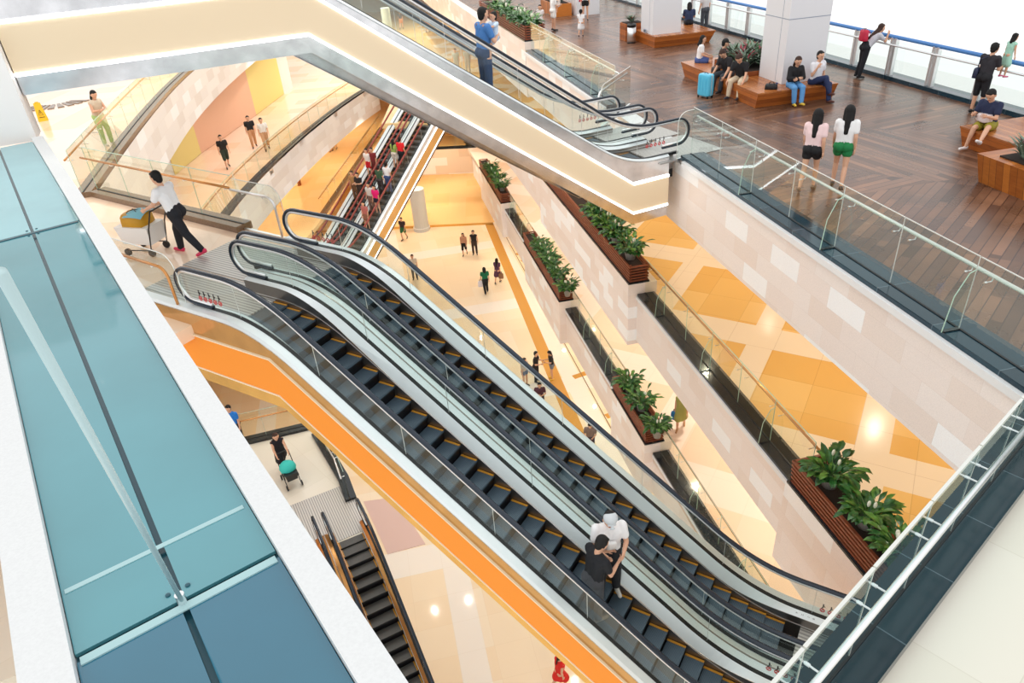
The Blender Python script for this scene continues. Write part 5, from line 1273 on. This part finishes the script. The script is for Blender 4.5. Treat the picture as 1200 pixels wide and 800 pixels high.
# wet floor sign
c = g(51, 141, 0); root = empty('floor_sign', c); tag(root, 'yellow folding wet floor sign near the stone wall', 'sign'); f = azdir(150); s = V((f.y, -f.x, 0))
for sg in (-1, 1):
    mb = MB(); b0 = c+f*(.17*sg); t0 = c+V((0, 0, .62)); n = f*(.008)
    mb.quad([b0-s*.16, b0+s*.16, t0+s*.11, t0-s*.11]); mb.quad([b0-s*.16+n, b0+s*.16+n, t0+s*.11+n, t0-s*.11+n])
    for x, y in ((-.16, -.11), (.16, .11)): mb.quad([b0+s*x, b0+s*x+n, t0+s*y+n, t0+s*y])
    mb.quad([t0-s*.11, t0+s*.11, t0+s*.11+n, t0-s*.11+n]); po = mb.build('board', M['signyellow'], root)
    mb = MB(); o_ = f*(.012*sg); tri = [b0.lerp(t0, .62)+o_, b0.lerp(t0, .34)-s*.07+o_, b0.lerp(t0, .34)+s*.07+o_]
    mb.tube(tri+[tri[0]], .008, 5); mb.tube([b0.lerp(t0, .53)+o_, b0.lerp(t0, .42)+o_], .007, 5); mb.tube([b0.lerp(t0, .22)-s*.09+o_, b0.lerp(t0, .22)+s*.09+o_], .01, 5); mb.build('warning_mark', M['black'], po)
mb = MB(); mb.obox(c+V((0, 0, .635)), s*.06, f*.015, V((0, 0, .02))); mb.build('carry_grip', M['signyellow'], root)
# ribbed mat by the sign
c = g(66, 119, 0); mb = MB()
for i in range(9):
    th0, th1 = math.radians(100+i*14), math.radians(109+i*14)
    mb.prism([c+V((1.5*math.sin(th0), 1.5*math.cos(th0), 0))*.45, c+V((1.5*math.sin(th1), 1.5*math.cos(th1), 0))*.45, c+V((1.5*math.sin(th1), 1.5*math.cos(th1), 0)), c+V((1.5*math.sin(th0), 1.5*math.cos(th0), 0))], .0, .03)
o = mb.build('ribbed_mat', M['granite_brown']); tag(o, 'curved dark ribbed mat behind the yellow wet floor sign', 'mat')
# --- lower west gallery
gw = 'people on the lower curved gallery'
person('man in black tee and dark green shorts walking alone behind the lower curving guard', g(268, 197, Z3), 150, 'walk', 1.66, (30, 28, 30), (44, 56, 44), 'knee', 'short', group=gw)
person('person in black tee and tan trousers walking with a friend in white', g(299, 173, Z3), 160, 'walk', 1.7, (32, 30, 32), (200, 150, 110), 'trousers', 'short', group=gw)
person('person in white tee walking beside the one in black', g(314, 176, Z3), 160, 'walk', 1.7, (236, 232, 226), (206, 160, 120), 'trousers', 'short', group=gw)
gl = 'couple on the amber floor beyond the curved gallery'
person('small person in mottled top on the amber floor, the lower of two', g(386, 178, Z2), 200, 'stand', 1.45, (120, 84, 84), (130, 70, 60), 'shorts', 'short', group=gl)
person('small person in purple top on the amber floor, the upper of two', g(392, 176, Z2), 200, 'walk', 1.5, (96, 64, 92), (60, 46, 60), 'knee', 'short', group=gl)
# --- crowded escalators
def on3(u, v): return E3O+E3U*u+E3W*v+V((0, 0, pz3(u+1.292+.16)))
ge = 'riders on the red-railed escalators'
for (u, v, lb, ht, top, bot, kd, hr, fem, az_) in [
    (2.7, .42, 'rider in a bright red top, highest on the crowded escalator', 1.7, (226, 30, 40), (28, 26, 32), 'trousers', 'short', False, 32),
    (2.75, .86, 'rider in green next to the one in bright red', 1.6, (150, 176, 90), (220, 210, 200), 'shorts', 'long', True, 32),
    (4.15, .42, 'rider in white top and denim below the red top', 1.65, (236, 236, 240), (60, 80, 130), 'trousers', 'short', False, 32),
    (4.35, .82, 'rider in dark green top in the middle of the crowded escalator', 1.62, (58, 90, 64), (70, 60, 60), 'trousers', 'short', False, 32),
    (5.4, .36, 'rider in a hot pink top on the crowded escalator', 1.6, (232, 24, 120), (40, 40, 60), 'hot', 'bob', True, 212),
    (5.35, .80, 'rider in pale grey top next to the hot pink one', 1.64, (208, 206, 204), (130, 100, 90), 'trousers', 'short', False, 212),
    (6.3, .5, 'rider in dusty rose top, lowest on the crowded escalator', 1.55, (190, 110, 104), (150, 100, 80), 'skirt', 'bob', True, 212),
    (3.4, 1.9, 'rider in dark red top on the red-railed escalator next to the guard', 1.66, (130, 40, 44), (110, 40, 40), 'trousers', 'short', False, 212),
    (3.45, 2.25, 'rider in white top and red shorts on the red-railed escalator next to the guard', 1.62, (238, 232, 230), (214, 28, 44), 'shorts', 'short', False, 212),
    (4.9, 1.88, 'rider in black top with folded arms on the red-railed escalator next to the guard', 1.66, (36, 30, 32), (60, 46, 44), 'trousers', 'short', False, 212),
    (4.85, 2.3, 'rider in khaki top at the outer red handrail', 1.66, (170, 130, 84), (120, 84, 60), 'trousers', 'short', False, 212)]:
    person(lb, on3(u, v), az_, 'carry' if 'folded' in lb else 'stand', ht, top, bot, kd, hr, 'short', female=fem, group=ge)
# --- atrium floor
ga = 'people on the atrium floor'
person('man in striped top and green shorts by the atrium column', g(474, 281, Z1), 200, 'walk', 1.72, (58, 42, 48), (40, 112, 66), 'shorts', 'short', (0 and 1) or 'short', (40, 36, 36), group=ga)
person('man in pale shirt and grey trousers standing behind the long handrail', g(487, 327, Z1), 180, 'stand', 1.72, (214, 204, 190), (92, 86, 80), 'trousers', 'short', group=ga)
person('woman in dusty pink blouse holding hands with a man in a black vest', g(545, 299, Z1), 190, 'walk', 1.62, (196, 144, 116), (32, 28, 32), 'knee', 'bob', 'long', female=True, group=ga)
person('man in black sleeveless top beside the woman in dusty pink', g(557, 298, Z1), 185, 'stand', 1.74, (26, 24, 28), (58, 44, 44), 'trousers', 'short', 'none', group=ga)
_, Wg, Jg = person('person in green tee and black trousers carrying a white shopping bag', g(570, 343, Z1), 350, 'walk', 1.7, (16, 108, 72), (26, 24, 28), 'trousers', 'bob', 'short', group=ga)
bag('shopping_bag', 'white shopping bag carried by the person in the green tee', Wg(Jg['l'][5])+V((-.02, 0, -.52)), 350, .34, .12, .38, (240, 232, 238), .14)
_, Wp, Jp = person('woman in short purple dress with a brown bag', g(584, 331, Z1), 20, 'walk', 1.64, (92, 54, 78), (92, 54, 78), 'dress', 'long', 'short', female=True, group=ga)
bag('shopping_bag', 'brown shopping bag carried by the woman in the purple dress', Wp(Jp['r'][5])+V((.02, 0, -.5)), 20, .3, .12, .34, (150, 110, 78), .14)
person('girl in pale top and denim shorts, half behind the long handrail', g(616, 452, Z1), 140, 'stand', 1.62, (206, 190, 176), (104, 120, 150), 'hot', 'bob', 'short', female=True, group=ga)
person('man in black printed tee facing a woman with shorts', g(629, 447, Z1), 110, 'carry', 1.74, (24, 22, 26), (24, 22, 28), 'trousers', 'short', group=ga)
person('woman in black tee and grey denim shorts holding a phone', g(647, 444, Z1), 262, 'phone', 1.64, (28, 26, 30), (120, 124, 136), 'hot', 'tail', 'short', (230, 190, 60), female=True, group=ga)
person('person in maroon shirt standing below the group of three', g(634, 482, Z1), 180, 'hip', 1.62, (92, 48, 62), (60, 40, 50), 'trousers', 'short', group=ga)
person('person in grey and red top under the long handrail', g(692, 531, Z1), 190, 'phone', 1.66, (140, 118, 112), (70, 50, 70), 'trousers', 'short', group=ga)
person('person in a red dress at the very bottom below the orange truss', g(657, 806, Z1), 60, 'walk', 1.62, (222, 34, 30), (222, 34, 30), 'dress', 'tail', 'none', female=True, group=ga)
# --- pink-floored gallery
_, Wl, Jl = person('woman in olive patterned dress with a blue bag on the pink-floored gallery', g(797, 503, Z2), 200, 'walk', 1.62, (168, 168, 92), (168, 168, 92), 'dress', 'tail', 'none', (206, 160, 120), female=True)
bag('shopping_bag', 'bright blue bag carried by the woman in the olive dress', Wl(Jl['r'][5])+V((0, 0, -.44)), 200, .26, .1, .3, (30, 128, 196), .12)
# --- far gallery
gf = 'people on the far gallery'
person('person in light grey tee, shorter one of the pair on the far gallery', g(536, 86, Z3), 190, 'stand', 1.68, (196, 196, 186), (206, 200, 190), 'trousers', 'short', group=gf)
person('person in light grey tee, taller one of the pair on the far gallery', g(549, 86, Z3), 185, 'stand', 1.74, (200, 196, 186), (206, 198, 184), 'trousers', 'short', group=gf)
person('very distant person with a dark bag by the grey-green column', g(471, 34, Z3), 10, 'walk', 1.7, (96, 88, 84), (210, 150, 110), 'shorts', 'short', group=gf)
person('very distant person in brown under the far ceiling', g(502, 38, Z3), 10, 'walk', 1.7, (150, 100, 70), (210, 150, 110), 'shorts', 'short', group=gf)
# --- shaft
_, Ws, Js = person('woman in black dress with bare arms pushing a pushchair in the shaft', g(334, 549, Z2), 150, 'push', 1.64, (26, 22, 32), (26, 22, 32), 'dress', 'long', 'none', (40, 36, 40), hairm=HAIRB, female=True, fine=True)
person('person in bright blue tee mostly hidden by the white stone coping', g(283, 520, Z2), 200, 'stand', 1.66, (30, 120, 210), (50, 50, 60), 'trousers', 'short')
cc = Ws((0, .82, 0)); cc.z = Z2; f = azdir(150); s = V((f.y, -f.x, 0))
root = empty('pushchair', cc); tag(root, 'black pushchair with a turquoise hood in front of the woman in black', 'pushchair')
mb = MB()
for b in (-.22, .22):
    mb.tube([cc+f*-.42+s*b+V((0, 0, .98)), cc+s*b+V((0, 0, .5)), cc+f*.32+s*b+V((0, 0, .1))], .014, 6); mb.tube([cc+f*-.32+s*b+V((0, 0, .1)), cc+s*b+V((0, 0, .5)), cc+f*.3+s*b+V((0, 0, .42))], .014, 6)
mb.tube([cc+f*-.42+s*-.22+V((0, 0, .98)), cc+f*-.42+s*.22+V((0, 0, .98))], .018, 8); mb.build('frame', M['black'], root)
mb = MB(); mb.frustum([tuple((cc+f*a+s*b)[:2]) for a, b in ((-.15, -.16), (.3, -.16), (.3, .16), (-.15, .16))], Z2+.3, [tuple((cc+f*a+s*b)[:2]) for a, b in ((-.25, -.2), (.36, -.2), (.36, .2), (-.25, .2))], Z2+.58); mb.build('seat', M['black'], root)
mb = MB(); mb.ball(cc+f*-.02+V((0, 0, .62)), .27, 16, 8, 0, (1, .95, .85)); mb.build('hood', cmat((60, 200, 190)), root, True)
for a in (.32, -.32):
    for b in (-.24, .24):
        mb = MB(); c = cc+f*a+s*b+V((0, 0, .09)); mb.tube([c-s*.02, c+s*.02], .09, 14); mb.tube([c-s*.026, c+s*.026], .03, 8); mb.build('wheel', M['black'], root)
# --- suitcase, bottle, handbag on the deck
c = g(826, 114, 0); f = azdir(west-20); s = V((f.y, -f.x, 0)); root = empty('suitcase', c); tag(root, 'pale cyan hard-shell suitcase standing before the long bench', 'suitcase')
mb = MB(); b = len(mb.v); prof = []
for k in range(16):
    a = 2*PI*k/16; prof.append((.24*math.copysign(abs(math.cos(a))**.35, math.cos(a)), .14*math.copysign(abs(math.sin(a))**.45, math.sin(a))))
for zz, k in ((.06, .86), (.09, .97), (.14, 1), (.62, 1), (.67, .97), (.70, .86)):
    for (x, y) in prof: mb.v.append(tuple(c+s*x*k+f*y*k+V((0, 0, zz))))
for i in range(5):
    for k in range(16): mb.f.append((b+i*16+k, b+i*16+(k+1) % 16, b+(i+1)*16+(k+1) % 16, b+(i+1)*16+k)); mb.m.append(0)
mb.f += [tuple(b+k for k in range(16))[::-1], tuple(b+80+k for k in range(16))]; mb.m += [0, 0]; mb.build('shell', M['cyan'], root)
mb = MB(); mb.prism([tuple((c+s*x*1.01+f*.012)[:2]) for x in (-.24, .24)]+[tuple((c+s*x*1.01-f*.012)[:2]) for x in (.24, -.24)], .09, .69); mb.build('zip_band', M['steel_dull'], root)
mb = MB()
for x in (-.12, .0, .12): mb.obox(c+s*x+f*.142+V((0, 0, .38)), s*.018, f*.006, V((0, 0, .22)))
mb.build('rib', M['cyan'], root)
for x in (-.19, .19):
    for y in (-.1, .1):
        mb = MB(); q = c+s*x+f*y+V((0, 0, .03)); mb.tube([q-s*.015, q+s*.015], .03, 10); mb.obox(q+V((0, 0, .025)), s*.022, f*.014, V((0, 0, .015))); mb.build('caster', M['black'], root)
mb = MB(); mb.tube([c-s*.08+V((0, 0, .69)), c-s*.06+V((0, 0, .735)), c+s*.06+V((0, 0, .735)), c+s*.08+V((0, 0, .69))], .011, 6); mb.build('carry_grip', M['black'], root)
c = e(3.5, 4.42, .45); root = empty('water_bottle', c); tag(root, 'clear water bottle with dark label on the long bench', 'bottle')
mb = MB(); mb.lathe(c, [(.033, 0), (.034, .02), (.034, .15), (.03, .17), (.013, .2), (.013, .215)], 14); mb.build('bottle_body', M['glass'], root, True)
mb = MB(); mb.lathe(c+V((0, 0, .07)), [(.0355, 0), (.0355, .06)], 14); mb.build('bottle_label', cmat((70, 70, 130)), root); mb = MB(); mb.lathe(c+V((0, 0, .212)), [(.015, 0), (.015, .02)], 10); mb.build('bottle_cap', M['white_cloth'], root)
bag('handbag', 'black handbag lying on the long bench beside the woman in jeans', e(3.4, 4.42-.22, .45), down+30, .34, .2, .14, (24, 24, 28), .06)
bag('handbag', 'dark bag on the bench behind the cyan suitcase', e(6.2, 3.85, .45), west, .3, .18, .16, (34, 32, 36), .08)

# ------------------------------------------------------------------ light
w = bpy.data.worlds.new('sky'); scene.world = w; w.use_nodes = True
bg = w.node_tree.nodes['Background']; bg.inputs[0].default_value = (1, 1, 1, 1); bg.inputs[1].default_value = 1.0
def area(name, loc, sx, sy, power, col, rot=(0, 0, 0)):
    L = bpy.data.lights.new(name, 'AREA'); L.shape = 'RECTANGLE'; L.size = sx; L.size_y = sy; L.energy = power; L.color = col
    o = bpy.data.objects.new(name, L); COL.objects.link(o); o.location = loc; o.rotation_euler = rot; return o
def spot(name, loc, power, col, r=.06):
    L = bpy.data.lights.new(name, 'SPOT'); L.energy = power; L.color = col; L.shadow_soft_size = r; L.spot_size = math.radians(125); L.spot_blend = .6
    o = bpy.data.objects.new(name, L); COL.objects.link(o); o.location = loc; return o
warm = (1, .90, .74)
for zz in (Z4, Z3, Z2):
    for a in (-10, -4, 2, 8, 14, 20, 26):
        for b in (2.2, 5.6):
            spot('ceiling_and_fill_spot', e(a+(0 if b < 3 else 2), b, zz-1.5), 190 if zz == Z4 else 240, warm)
for x, y in ((-16, 24), (-14, 30), (-15, 38), (-13.5, 46), (-20, 56), (-13, 60)): spot('ceiling_and_fill_spot', (x, y, -.5), 110, (1, .86, .78))
for x, y in ((-14, 36), (-16, 44), (-14, 52), (-12, 60), (-20, 66)): spot('ceiling_and_fill_spot', (x, y, Z3-.5), 700, (1, .84, .62))
for x, y in ((-7, 56), (-4, 60), (-10, 70), (-2, 68), (-7, 80)): spot('ceiling_and_fill_spot', (x, y, Z2-.3), 1250, (1, .88, .72)); 
for x, y in ((-8, 56), (-3, 62), (-12, 70), (-6, 74), (0, 78), (-8, 92), (-1, 92)): spot('ceiling_and_fill_spot', (x, y, 2.5), 2200, (1, .80, .56))
for x in (-7.5, -5, -2.5): spot('ceiling_and_fill_spot', (x, 49.2, Z3-.45), 700, (1, .88, .7))  # unseen spots added to brighten the tiled end wall
for i in range(6):
    for j in range(4): spot('atrium_lamp', (-11+i*2.6+.4*j, 16+j*9.5+.7*i, 10.5), 290, (1, .9, .78), .045)
scene.view_settings.view_transform = 'Standard'; scene.view_settings.look = 'None'; scene.view_settings.gamma = 1; scene.view_settings.exposure = 0.25
scene.view_settings.use_curve_mapping = False
try:
    scene.cycles.use_denoising = True; scene.cycles.max_bounces = 10; scene.cycles.transparent_max_bounces = 40; scene.cycles.sample_clamp_indirect = 8
except Exception: pass
